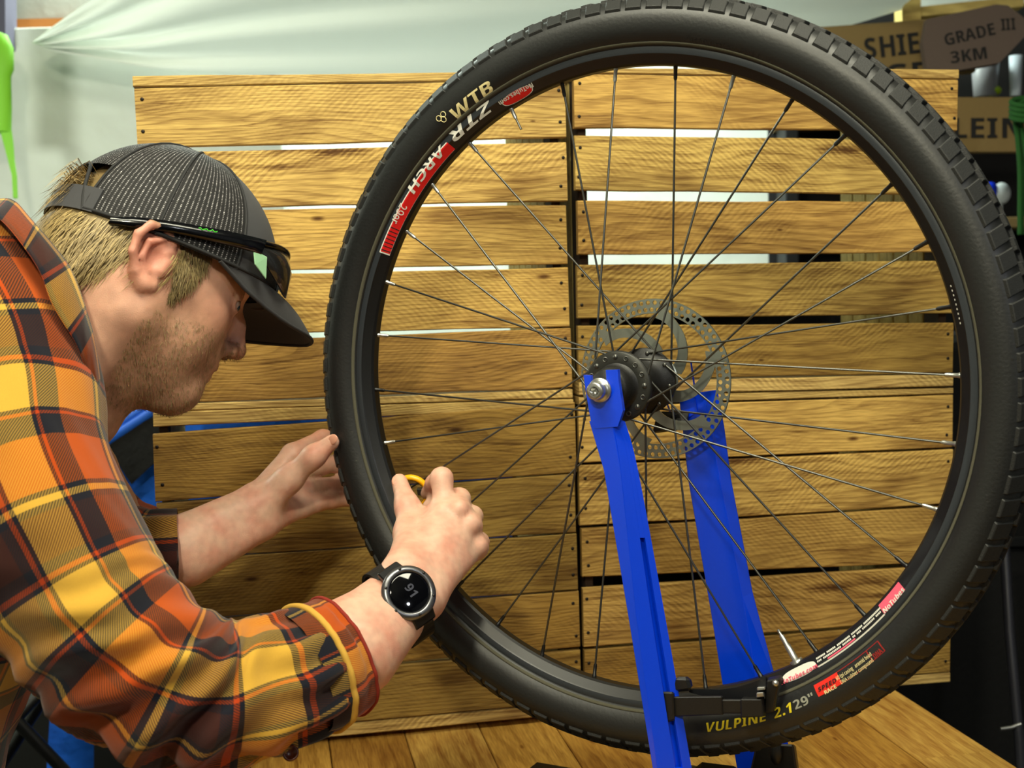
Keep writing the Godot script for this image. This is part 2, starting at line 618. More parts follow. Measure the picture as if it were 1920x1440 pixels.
func bench() -> void:
	var left := cp(470, 1400).x
	var right := cp(1672, 1278).x
	var t := thing("workbench", "wooden workbench with a planked honey coloured top under the truing stand", "workbench", Vector3(CO.x, 0, CO.z) + CX * (left + right) / 2)
	t.basis = Basis(CX, Vector3.UP, CN)
	var half := (right - left) / 2
	var n := 9
	var w := 2.0 * half / n
	for i in n:
		var x0 := -half + i * w
		var rot := Transform3D(Basis(Vector3(0, 0, 1), Vector3(1, 0, 0), Vector3(0, 1, 0)), Vector3(0, BENCH_Y, 0))
		var s := board(Vector2(-0.34, x0 + w - 0.0006), Vector2(0.85, x0 + w - 0.0006), Vector2(0.85, x0 + 0.0006), Vector2(-0.34, x0 + 0.0006), 0.0, 0.03, 0.0, 2, rot)
		obj("plank", s, M.bench[i % 3], t)
	for x in [-half + 0.05, half - 0.05]:
		for z in [-0.29, 0.78]:
			var s := Sh.new()
			s.box(Vector3(x, (BENCH_Y - 0.03) / 2, z), Vector3(0.07, BENCH_Y - 0.032, 0.07), 0.003)
			obj("leg", s, M.bench[1], t)
	for z in [-0.29, 0.78]:
		var s := Sh.new()
		s.box(Vector3(0, BENCH_Y - 0.08, z), Vector3(half * 2 - 0.18, 0.09, 0.04), 0.003)
		obj("apron", s, M.bench[2], t)


# one crate: xl/xr edges at top and bottom (plane coordinates), slats as [tl, tr, bl, br] pixel rows at the two edges
func crate(label: String, edge_l: Array, edge_r: Array, slats: Array, top: Array, bot: Array, dz: float, tones: Array, back: float, shades: Array) -> void:
	var o := cp((edge_l[0] + edge_r[0]) / 2, (edge_l[1] + edge_r[1]) / 2)
	var base := cp(edge_l[2], edge_l[3])
	var xf := crate_xf(o.x, base.y, dz)
	var t := thing("wooden_crate", label, "crate", xf.origin, xf.basis)
	t.set_meta("group", "wooden crates stacked on the bench")
	var inv := Vector2(o.x, base.y)
	var xl := func(y: float) -> float: return lerpf(edge_l[0], edge_l[2], (y - edge_l[1]) / (edge_l[3] - edge_l[1]))
	var xr := func(y: float) -> float: return lerpf(edge_r[0], edge_r[2], (y - edge_r[1]) / (edge_r[3] - edge_r[1]))
	var i := 0
	var nails := Sh.new()
	for q in slats:
		var jl := rng.randf_range(-2.5, 2.5)
		var jr := rng.randf_range(-2.5, 2.5)
		var tl := cp(xl.call(q[0]) + jl, q[0]) - inv
		var tr := cp(xr.call(q[1]) + jr, q[1]) - inv
		var bl := cp(xl.call(q[2]) + jl, q[2]) - inv
		var br := cp(xr.call(q[3]) + jr, q[3]) - inv
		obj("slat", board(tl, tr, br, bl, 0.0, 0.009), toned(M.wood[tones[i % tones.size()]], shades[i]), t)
		i += 1
		for e in [[tl, bl, 1.0], [tr, br, -1.0]]:
			for f in [0.22, 0.74]:
				var p: Vector2 = e[0].lerp(e[1], f + rng.randf_range(-0.06, 0.06)) + Vector2(e[2] * rng.randf_range(0.004, 0.009), 0)
				nails.ellipsoid(Vector3(p.x, p.y, 0.0002), Vector3(0.0022, 0.0022, 0.001), 8, 6)
	obj("nail", nails, M.nail, t, "stuff")
	var a := cp(xl.call(top[0]), top[0]) - inv
	var b := cp(xr.call(top[1]), top[1]) - inv
	var c := cp(xr.call(bot[3]), bot[3]) - inv
	var d := cp(xl.call(bot[2]), bot[2]) - inv
	# long side boards above and below: their front edges show
	var at2 := cp(xl.call(top[2]), top[2]) - inv
	var bt2 := cp(xr.call(top[3]), top[3]) - inv
	var dt := cp(xl.call(bot[0]), bot[0]) - inv
	var ct := cp(xr.call(bot[1]), bot[1]) - inv
	for k in 3:
		var z := -0.001 - k * (back / 3.0)
		obj("side_board", board(a, b, bt2, at2, z, back / 3.0 - 0.006, 0.0005), M.wood[(k + 2) % 5], t)
		obj("side_board", board(dt, ct, c, d, z, back / 3.0 - 0.006, 0.0005), M.wood[(k + 1) % 5], t)
	# end panels of upright boards, seen through the gaps
	var n := 7
	for e in 2:
		for k in n:
			var z0 := -0.012 - (back - 0.012) * k / n
			var z1 := -0.012 - (back - 0.012) * (k + 1) / n + 0.003
			var x0: float = (at2.x + dt.x) / 2 + 0.006 if e == 0 else (bt2.x + ct.x) / 2 - 0.018
			var y0: float = (dt.y if e == 0 else ct.y) + 0.002
			var y1: float = (at2.y if e == 0 else bt2.y) - 0.002
			var s := Sh.new()
			s.box(Vector3(x0 + 0.006, (y0 + y1) / 2, (z0 + z1) / 2), Vector3(0.011, y1 - y0, z0 - z1), 0.001)
			obj("end_board", s, M.shaded_end if k == 0 else M.pale_wood, t)  # the foremost board carries the painted seam shade


func toned(m: StandardMaterial3D, c: Color) -> StandardMaterial3D:   # the same timber, older or fresher, in places darkened with painted shade
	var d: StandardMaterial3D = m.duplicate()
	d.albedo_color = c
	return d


func crates() -> void:
	var sl := [[165, 150, 277, 257], [286, 267, 391, 378], [396, 384, 513, 494], [519, 502, 631, 612], [645, 616, 757, 727]]
	crate("wooden slatted crate at the upper left of the stack, behind the cap", [248, 142, 285, 770], [1056, 134, 1074, 746], sl, [142, 134, 162, 148], [760, 730, 772, 746], 0.0, [2, 1, 0, 2, 4], 0.30, [Color(1, 0.99, 0.96), Color(1, 0.98, 0.92), Color(0.97, 0.94, 0.88), Color(1, 0.97, 0.90), Color(0.90, 0.86, 0.80)])
	sl = [[139, 150, 240, 245], [254, 264, 357, 366], [377, 378, 478, 473], [497, 489, 597, 588], [611, 606, 714, 698]]
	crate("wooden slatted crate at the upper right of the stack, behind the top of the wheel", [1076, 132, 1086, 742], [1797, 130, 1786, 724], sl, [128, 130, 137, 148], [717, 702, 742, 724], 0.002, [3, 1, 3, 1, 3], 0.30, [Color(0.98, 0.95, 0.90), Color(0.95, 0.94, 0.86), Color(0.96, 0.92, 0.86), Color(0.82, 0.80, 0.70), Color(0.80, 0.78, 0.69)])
	sl = [[815, 754, 940, 886], [943, 889, 1049, 997], [1052, 1000, 1164, 1104], [1167, 1107, 1278, 1212], [1283, 1217, 1385, 1312]]
	crate("wooden slatted crate at the lower left of the stack, beside the forearms", [287, 773, 312, 1408], [1074, 748, 1090, 1336], sl, [773, 748, 800, 765], [1388, 1314, 1412, 1336], 0.003, [4, 0, 2, 4, 0], 0.30, [Color(0.84, 0.815, 0.72), Color(0.77, 0.74, 0.65), Color(0.75, 0.72, 0.62), Color(0.81, 0.78, 0.69), Color(0.74, 0.71, 0.62)])  # slat tones: browner timber, with some shade painted in
	sl = [[764, 741, 868, 839], [874, 843, 986, 944], [992, 948, 1082, 1053], [1104, 1061, 1213, 1160], [1219, 1166, 1312, 1260]]
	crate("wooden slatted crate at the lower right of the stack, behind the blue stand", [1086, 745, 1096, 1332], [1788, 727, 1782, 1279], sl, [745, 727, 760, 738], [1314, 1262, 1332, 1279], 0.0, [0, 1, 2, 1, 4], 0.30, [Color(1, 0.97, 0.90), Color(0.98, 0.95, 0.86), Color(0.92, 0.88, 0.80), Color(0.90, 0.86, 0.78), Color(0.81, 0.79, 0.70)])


# ---------------------------------------------------------------- the wheel (frame WT: z along the axle)

const TYRE := [[0.3115, 0.0125], [0.3135, 0.0158], [0.318, 0.0205], [0.324, 0.0240], [0.330, 0.0259], [0.336, 0.0264], [0.3415, 0.0255], [0.3465, 0.0230], [0.3515, 0.0190], [0.3555, 0.0130], [0.3575, 0.0065]]
const RIM := [[0.2975, 0.0040], [0.2990, 0.0068], [0.3058, 0.0126], [0.3067, 0.0136], [0.3148, 0.0146]]


func side(prof: Array, r: float) -> float:
	for i in prof.size() - 1:
		if r <= prof[i + 1][0]:
			return lerpf(prof[i][1], prof[i + 1][1], clampf((r - prof[i][0]) / (prof[i + 1][0] - prof[i][0]), 0, 1))
	return prof[-1][1]


func polar(deg: float, r: float, s: float) -> Vector3:
	return Vector3(r * cos(deg_to_rad(deg)), r * sin(deg_to_rad(deg)), s)


func wheel_text(words: String, height: float, deg: float, rb: float, outward: bool, prof: Array, m: Material, parent: Node, wide := 1.0, slant := 0.0, bold := true, lift := 0.00025) -> void:
	var fa := text_tris(words, height, bold, 0.0002)
	var s := Sh.new()
	s.keep = true
	s.sg = -1
	var todo := []
	for i in range(0, fa.size(), 3): todo.append([fa[i], fa[i + 1], fa[i + 2]])
	while todo.size():                                                # small triangles, to follow the round side
		var f = todo.pop_back()
		var far := 0
		for k in 3:
			if (f[k] - f[(k + 1) % 3]).length() > (f[far] - f[(far + 1) % 3]).length(): far = k
		if (f[far] - f[(far + 1) % 3]).length() > 0.0018:
			var h: Vector3 = (f[far] + f[(far + 1) % 3]) / 2
			var o: Vector3 = f[(far + 2) % 3]
			todo.append([f[far], h, o])
			todo.append([h, f[(far + 1) % 3], o])
			continue
		var p := []
		for k in 3:
			var q: Vector3 = f[k]
			var x := (q.x + q.y * slant) * wide
			var r := rb + q.y if outward else rb - q.y
			var th := deg + rad_to_deg((-x if outward else x) / rb)
			p.append(polar(th, r, side(prof, r) + lift + q.z))
		s.tri(p[0], p[2], p[1])
	obj("lettering", s, m, parent)


func arc_patch(d0: float, d1: float, r0: float, r1: float, prof: Array, lift: float, m: Material, parent: Node, round_ends := false, called := "sticker") -> void:
	var s := Sh.new()
	s.keep = true
	var n := 24
	var rows := 12
	for i in n:
		for j in rows:
			var q := []
			for c in [[i, j], [i + 1, j], [i + 1, j + 1], [i, j + 1]]:
				var a := float(c[0]) / n
				var b := float(c[1]) / rows * 2.0 - 1.0
				if round_ends:
					var e := sqrt(maxf(0.0, 1.0 - pow(absf(a * 2.0 - 1.0), 3.0)))
					b *= e
				var r := (r0 + r1) / 2 + b * (r1 - r0) / 2
				q.append(polar(lerpf(d0, d1, a), r, side(prof, r) + lift))
			s.quad(q[0], q[3], q[2], q[1])
	obj(called, s, m, parent)


func knob_shape(a: Vector2, b: Vector2, hgt: float, arc: float, skew: float) -> Sh:   # between two profile points (r, s)
	var s := Sh.new()
	var d := (b - a).normalized()
	var nn := Vector2(d.y, -d.x)
	if nn.x < 0: nn = -nn
	var out := []
	for h in [[0.0, 1.0], [hgt, 0.86]]:
		for c in [[a, -1.0], [a, 1.0], [b, 1.0], [b, -1.0]]:
			var mid := (a + b) / 2
			var q: Vector2 = mid + (c[0] - mid) * h[1] + nn * (h[0] - 0.0008)
			var t: float = c[1] * arc / 2 * h[1] + (skew if c[0] == b else -skew)
			out.append(Vector3(q.x * cos(t / q.x), q.x * sin(t / q.x), q.y))
	s.hexa([out[4], out[5], out[6], out[7], out[0], out[1], out[2], out[3]], 0.0006)
	return s


func wheel() -> void:
	var t := thing("bicycle_wheel", "large spoked bicycle wheel with a knobbly black tyre held in the blue stand", "bicycle wheel", WT.origin, WT.basis)
	var bz := Basis()
	# tyre
	var prof := []
	for p in TYRE: prof.append(Vector2(p[0], p[1]))
	prof.append(Vector2(0.3582, 0))
	for i in range(TYRE.size() - 1, -1, -1): prof.append(Vector2(TYRE[i][0], -TYRE[i][1]))
	prof.append(Vector2(0.3135, -0.010))
	prof.append(Vector2(0.3135, 0.010))
	var s := Sh.new()
	s.lathe(prof, bz, 180, Vector3.ZERO, true)
	var tyre := obj("tyre", s, M.rubber, t)
	# dusty bead line beside the rim
	var bead := Sh.new()
	bead.lathe([Vector2(0.3140, 0.0165), Vector2(0.3150, 0.0178), Vector2(0.3163, 0.0192), Vector2(0.3163, 0.0180), Vector2(0.3140, 0.0150)], bz, 160, Vector3.ZERO, true)
	obj("bead_line", bead, M.dust, tyre)
	var count := 108
	var kn := knob_shape(Vector2(0.3440, 0.0245), Vector2(0.3568, 0.0105), 0.0036, 0.0168, 0.0018)
	var first: MeshInstance3D = null
	for k in count:
		var o: MeshInstance3D = obj("tread_knob", kn, M.knob, tyre) if first == null else copy_of(first, tyre)
		if first == null: first = o
		o.rotation.z = TAU * k / count
	# the crown and the far side of the tread
	var mm := Sh.new()
	var cen := knob_shape(Vector2(0.3572, 0.0085), Vector2(0.3580, -0.001), 0.0042, 0.0125, -0.0012)
	var far := knob_shape(Vector2(0.3568, -0.0105), Vector2(0.3440, -0.0245), 0.0036, 0.0128, 0.0028)
	for k in count:
		for q in [[cen, 0.5, 1.0], [cen, 0.0, -1.0], [far, 0.5, 1.0]]:
			var b := Basis(Vector3.BACK, TAU * (k + q[1]) / count)
			var sh: Sh = q[0]
			for i in range(0, sh.V.size(), 3):
				var p := []
				for j in 3:
					var z: Vector3 = sh.V[i + j]
					p.append(b * Vector3(z.x, z.y, z.z * q[2]))
				mm.sg = -1
				if q[2] > 0: mm.tri(p[0], p[1], p[2])
				else: mm.tri(p[0], p[2], p[1])
	obj("tread", mm, M.knob, tyre, "stuff")
	# rim
	prof = []
	for p in RIM: prof.append(Vector2(p[0], p[1]))
	prof.append(Vector2(0.3148, 0.0125))
	prof.append(Vector2(0.309, 0.011))
	prof.append(Vector2(0.309, -0.011))
	prof.append(Vector2(0.3148, -0.0125))
	for i in range(RIM.size() - 1, -1, -1): prof.append(Vector2(RIM[i][0], -RIM[i][1]))
	s = Sh.new()
	for i in prof.size():                                              # every facet of the extrusion with its own shading
		var a: Vector2 = prof[i]
		var b: Vector2 = prof[(i + 1) % prof.size()]
		s.sg = i + 1
		s.lathe([a, b], bz, 180)
	var rim := obj("rim", s, M.rim, t)
	s = Sh.new()
	s.lathe([Vector2(0.3067, 0.0135), Vector2(0.3070, 0.01369), Vector2(0.3145, 0.01463), Vector2(0.3148, 0.0144)], bz, 180)
	obj("brake_track", s, M.rim_side, rim)
	# spokes: even ones to the far flange, odd ones to the near flange, crossing three
	var ph := -10.0068
	for k in 32:
		var th := 90.0 + ph - 11.25 * k
		var near := k % 2 == 1
		var lead := 1.0 if k % 4 < 2 else -1.0
		if not near: lead = 1.0 if k % 4 == 0 else -1.0
		var outer := lead > 0
		var zf := 0.035 if near else -0.030
		zf += (0.0026 if outer else -0.0026) * (1.0 if near else -1.0)
		var rim_p := polar(th, 0.2985, 0.0015 if near else -0.0015)
		var hub_p := polar(th - lead * 67.5, 0.0275, zf)
		var dir := (hub_p - rim_p).normalized()
		var sp := Sh.new()
		var lengthy := (hub_p - rim_p).length()
		var stub := k == 29                                            # the broken spoke
		var e := rim_p + dir * (0.026 if stub else lengthy)
		var m := rim_p + dir * 0.010
		sp.tube([m, e], [0.00105], 6)
		if not stub:
			sp.tube([e, e - Vector3(0, 0, 0.005 if zf > (0.035 if near else -0.030) else -0.005)], [0.00105], 6)
			sp.ellipsoid(e + Vector3(0, 0, 0.0008 if zf > (0.035 if near else -0.030) else -0.0008), Vector3(0.0021, 0.0021, 0.0011), 8, 6)
		var so := obj("spoke", sp, M.spoke, t)
		var np := Sh.new()
		np.tube([rim_p - dir * 0.001, rim_p + dir * 0.003, rim_p + dir * 0.0032, rim_p + dir * 0.0115, rim_p + dir * 0.0135], [0.0022, 0.0022, 0.0019, 0.0019, 0.0013], 8)
		obj("nipple", np, M.silver if k in [31, 1, 28, 29, 27, 26, 25, 24, 22, 7, 8, 9] else M.black_paint, so)
	# valve
	var va := polar(90.0 + ph - 11.25 * 12.36, 0.2985, 0.0)
	var vd := -va.normalized()
	var vs := Sh.new()
	vs.tube([va, va + vd * 0.003, va + vd * 0.0031, va + vd * 0.018, va + vd * 0.019, va + vd * 0.028, va + vd * 0.0285, va + vd * 0.034], [0.006, 0.006, 0.003, 0.003, 0.0023, 0.0023, 0.0013, 0.0013], 12)
	obj("valve", vs, M.silver, t)
	# hub
	s = Sh.new()
	s.lathe([Vector2(0.0, 0.062), Vector2(0.0135, 0.062), Vector2(0.0145, 0.0605), Vector2(0.0165, 0.060), Vector2(0.0185, 0.058), Vector2(0.0195, 0.050), Vector2(0.0195, 0.040), Vector2(0.024, 0.0378), Vector2(0.0325, 0.0372), Vector2(0.0335, 0.0362), Vector2(0.0335, 0.0338), Vector2(0.032, 0.0328), Vector2(0.022, 0.031), Vector2(0.018, 0.024), Vector2(0.0165, 0.008), Vector2(0.018, -0.012), Vector2(0.022, -0.026), Vector2(0.032, -0.0280), Vector2(0.0325, -0.029), Vector2(0.0325, -0.0315), Vector2(0.031, -0.0325), Vector2(0.024, -0.036), Vector2(0.0225, -0.052), Vector2(0.021, -0.0535), Vector2(0.021, -0.0570), Vector2(0.0175, -0.0605), Vector2(0.015, -0.0660), Vector2(0.0, -0.0660)], bz, 48)
	var hub := obj("hub", s, M.hub, t)
	s = Sh.new()
	s.lathe([Vector2(0.0205, 0.0384), Vector2(0.022, 0.0388), Vector2(0.0318, 0.0378), Vector2(0.0330, 0.0368), Vector2(0.0330, 0.0360), Vector2(0.0205, 0.0360)], bz, 48, Vector3.ZERO, true)
	obj("flange", s, M.hub_face, hub)
	s = Sh.new()
	for k in 16:
		var c := polar(90.0 + ph - 22.5 * k - 11.25 - 67.5, 0.0275, 0.0380)
		s.lathe([Vector2(0.0026, 0.0), Vector2(0.0026, 0.0006), Vector2(0.0016, 0.0006), Vector2(0.0016, 0.0)], bz, 10, c, true)
	obj("spoke_holes", s, M.spoke, hub, "stuff")
	# brake rotor: two rows of round holes, curved carrier arms
	var ro := Sh.new()
	var z0 := -0.0538
	var th2 := 0.0018
	var cells := 66
	for row in 2:
		var r0 := 0.0655 + row * 0.0070
		var r1 := r0 + 0.0070
		for k in cells:
			var a0 := TAU * (k + 0.5 * row) / cells
			var a1 := TAU * (k + 0.5 * row + 1.0) / cells
			var am := (a0 + a1) / 2
			var rm := (r0 + r1) / 2
			var hr := 0.0023
			var ring := []
			var hole := []
			for i in 12:
				var t2 := TAU * i / 12.0 + PI / 12
				var c := cos(t2)
				var d := sin(t2)
				var q := 1.0 / maxf(absf(c), absf(d))
				ring.append(Vector2(am + c * q * (a1 - a0) / 2, rm + d * q * (r1 - r0) / 2))
				hole.append(Vector2(am + c * hr / rm, rm + d * hr))
			for i in 12:
				var j := (i + 1) % 12
				var pt := func(q: Vector2, z: float) -> Vector3: return Vector3(q.y * cos(q.x), q.y * sin(q.x), z)
				ro.sg = 1
				ro.quad(pt.call(ring[i], z0), pt.call(hole[i], z0), pt.call(hole[j], z0), pt.call(ring[j], z0))
				ro.sg = 2
				ro.quad(pt.call(ring[i], z0 - th2), pt.call(ring[j], z0 - th2), pt.call(hole[j], z0 - th2), pt.call(hole[i], z0 - th2))
				ro.sg = 3
				ro.quad(pt.call(hole[i], z0), pt.call(hole[i], z0 - th2), pt.call(hole[j], z0 - th2), pt.call(hole[j], z0))
	ro.sg = 4
	ro.lathe([Vector2(0.0795, z0), Vector2(0.0800, z0 - th2 / 2), Vector2(0.0795, z0 - th2)], bz, 96)
	ro.sg = 5
	ro.lathe([Vector2(0.0655, z0 - th2), Vector2(0.0652, z0 - th2 / 2), Vector2(0.0655, z0)], bz, 96)
	ro.keep = true
	var rot := obj("brake_rotor", ro, M.rotor, t)
	for k in 6:
		var ar := Sh.new()
		var rings := []
		for i in 15:
			var f := i / 14.0
			var ang := TAU * k / 6.0 + 0.3 + f * 1.15
			var r := lerpf(0.0215, 0.0668, pow(f, 0.8))
			var wd := lerpf(0.0058, 0.0040, f) + 0.003 * pow(absf(f * 2.0 - 1.0), 4.0)
			var c := Vector3(cos(ang), sin(ang), 0)
			var nx := c * 0.86 - Vector3(-c.y, c.x, 0) * 0.5
			rings.append(PackedVector3Array([c * r + nx * wd + Vector3(0, 0, z0 - 0.0001), c * r - nx * wd + Vector3(0, 0, z0 - 0.0001), c * r - nx * wd + Vector3(0, 0, z0 - th2 + 0.0001), c * r + nx * wd + Vector3(0, 0, z0 - th2 + 0.0001)]))
		ar.sg = -1
		ar.loft(rings, true, [], [], true)
		obj("carrier_arm", ar, M.rotor, rot)
	s = Sh.new()
	s.lathe([Vector2(0.0165, z0 + 0.0004), Vector2(0.0255, z0 + 0.0004), Vector2(0.0255, z0 - 0.002), Vector2(0.0165, z0 - 0.002)], bz, 40, Vector3.ZERO, true)
	obj("carrier_ring", s, M.rotor, rot)
	# printing on tyre and rim
	wheel_text("WTB", 0.0105, 118.4, 0.3206, true, TYRE, M.cream, tyre, 1.75, 0.15)
	var ic := Sh.new()
	for q in [[124.2, 0.3276, 0.0026], [125.3, 0.3276, 0.0026], [124.75, 0.3240, 0.0026]]:
		var pts := []
		for i in 13:
			var a2 := TAU * i / 12.0
			var rr: float = q[1] + sin(a2) * q[2]
			pts.append(polar(q[0] + rad_to_deg(cos(a2) * q[2] / 0.32), rr, side(TYRE, rr) + 0.0002))
		ic.tube(pts, [0.00045], 5, false)
	obj("emblem", ic, M.cream, tyre)
	wheel_text("VULPINE", 0.0078, -71.8, 0.3275, false, TYRE, M.yellow_print, tyre, 1.36, 0.25)
	wheel_text("2.1", 0.0082, -63.4, 0.3278, false, TYRE, M.yellow_print, tyre, 1.25, 0.25)
	wheel_text("29\"", 0.0075, -59.6, 0.3272, false, TYRE, M.grey_print, tyre, 1.35, 0.0)
	arc_patch(-57.1, -52.6, 0.3192, 0.3292, TYRE, 0.0002, plain(Color(0.86, 0.13, 0.06), 0.5), tyre)
	wheel_text("SPEED", 0.0032, -54.9, 0.3240, false, TYRE, M.black_print, tyre, 1.5, 0.2, true, 0.0006)
	wheel_text("RACE", 0.0030, -54.8, 0.3285, false, TYRE, M.cream, tyre, 1.3, 0.0, true, 0.0006)
	var red := plain(Color(0.55, 0.08, 0.06), 0.5)
	arc_patch(-52.6, -44.0, 0.3287, 0.3293, TYRE, 0.0002, red, tyre)
	arc_patch(-52.6, -44.0, 0.3191, 0.3197, TYRE, 0.0002, red, tyre)
	arc_patch(-44.1, -43.9, 0.3192, 0.3292, TYRE, 0.0002, red, tyre)
	arc_patch(-46.6, -46.4, 0.3192, 0.3292, TYRE, 0.0002, red, tyre)
	wheel_text("60 tpi casing   aramid bead", 0.0030, -49.6, 0.3236, false, TYRE, M.cream, tyre, 0.8, 0.0, false)
	wheel_text("DNA rubber compound", 0.0030, -49.6, 0.3282, false, TYRE, M.cream, tyre, 0.85, 0.0, false)
	wheel_text("DNA", 0.0042, -45.2, 0.3268, false, TYRE, red, tyre, 0.8, 0.0)
	arc_patch(127.6, 153.2, 0.2998, 0.3092, RIM, 0.0003, M.white_print, rim)
	arc_patch(127.4, 152.9, 0.2999, 0.3080, RIM, 0.0005, M.red_print, rim)
	wheel_text("ZTR", 0.0098, 121.4, 0.3082, false, RIM, M.white_print, rim, 2.35, 0.2, true, 0.0006)
	wheel_text("ARCH", 0.0084, 134.4, 0.3078, false, RIM, M.white_print, rim, 1.9, 0.15, true, 0.0010)
	wheel_text("29er", 0.0070, 144.6, 0.3066, false, RIM, M.white_print, rim, 1.15, 0.0, false, 0.0010)
	for i in 7:
		arc_patch(147.6 + i * 0.8, 147.8 + i * 0.8, 0.2999, 0.3080, RIM, 0.0006, M.black_print, rim)
	arc_patch(107.4, 114.3, 0.2984, 0.3068, RIM, 0.0003, M.white_print, rim, true)
	arc_patch(107.6, 114.1, 0.2987, 0.3065, RIM, 0.0005, M.red_print, rim, true)
	wheel_text("NoTubes.com", 0.0036, 110.85, 0.3044, false, RIM, M.white_print, rim, 1.25, 0.1, true, 0.0009)
	arc_patch(-62.2, -55.3, 0.3005, 0.3092, RIM, 0.0003, M.white_print, rim, true)
	wheel_text("NoTubes.com", 0.0036, -58.8, 0.3066, false, RIM, M.pink_print, rim, 1.2, 0.1, true, 0.0009)
	for i in 46:                                                      # small print, too small to read
		var a3 := -55.0 + i * 0.32
		if rng.randf() < 0.86: arc_patch(a3, a3 + 0.26, 0.3012, 0.3026, RIM, 0.0003, M.white_print, rim)
		if rng.randf() < 0.86: arc_patch(a3, a3 + 0.24, 0.3036, 0.3050, RIM, 0.0003, M.white_print, rim)
	arc_patch(-55.2, -40.4, 0.3075, 0.3088, RIM, 0.0002, M.white_print, rim)
	arc_patch(-53.0, -47.0, 0.3058, 0.3070, RIM, 0.0002, M.pink_print, rim)
	arc_patch(-40.4, -35.0, 0.2995, 0.3080, RIM, 0.0003, M.pink_print, rim)
	wheel_text("NoTubes", 0.0040, -37.7, 0.3062, false, RIM, M.white_print, rim, 1.2, 0.1, true, 0.0009)
	wheel_text("TREAD DESIGN 29x2.1", 0.0042, 71.0, 0.3185, true, TYRE, M.rubber, tyre, 1.2, 0.0)
	for i in 9:
		arc_patch(9.5 + i * 0.75, 9.8 + i * 0.75, 0.3028, 0.3036, RIM, 0.0003, M.white_print, rim)


# ---------------------------------------------------------------- truing stand

# a plate spanned by two edges (lists of points), pushed back by d
func plate(ea: Array, eb: Array, d: Vector3, e := 0.0006) -> Sh:
	var s := Sh.new()
	var rings := []
	for i in ea.size():
		var w: Vector3 = (eb[i] - ea[i]).normalized() * e
		var f := d.normalized() * e
		rings.append(PackedVector3Array([ea[i] + w, eb[i] - w, eb[i] + f, eb[i] + d - f, eb[i] - w + d, ea[i] + w + d, ea[i] + d - f, ea[i] + f]))
	s.sg = -1
	s.loft(rings, true, [], [], true)
	return s


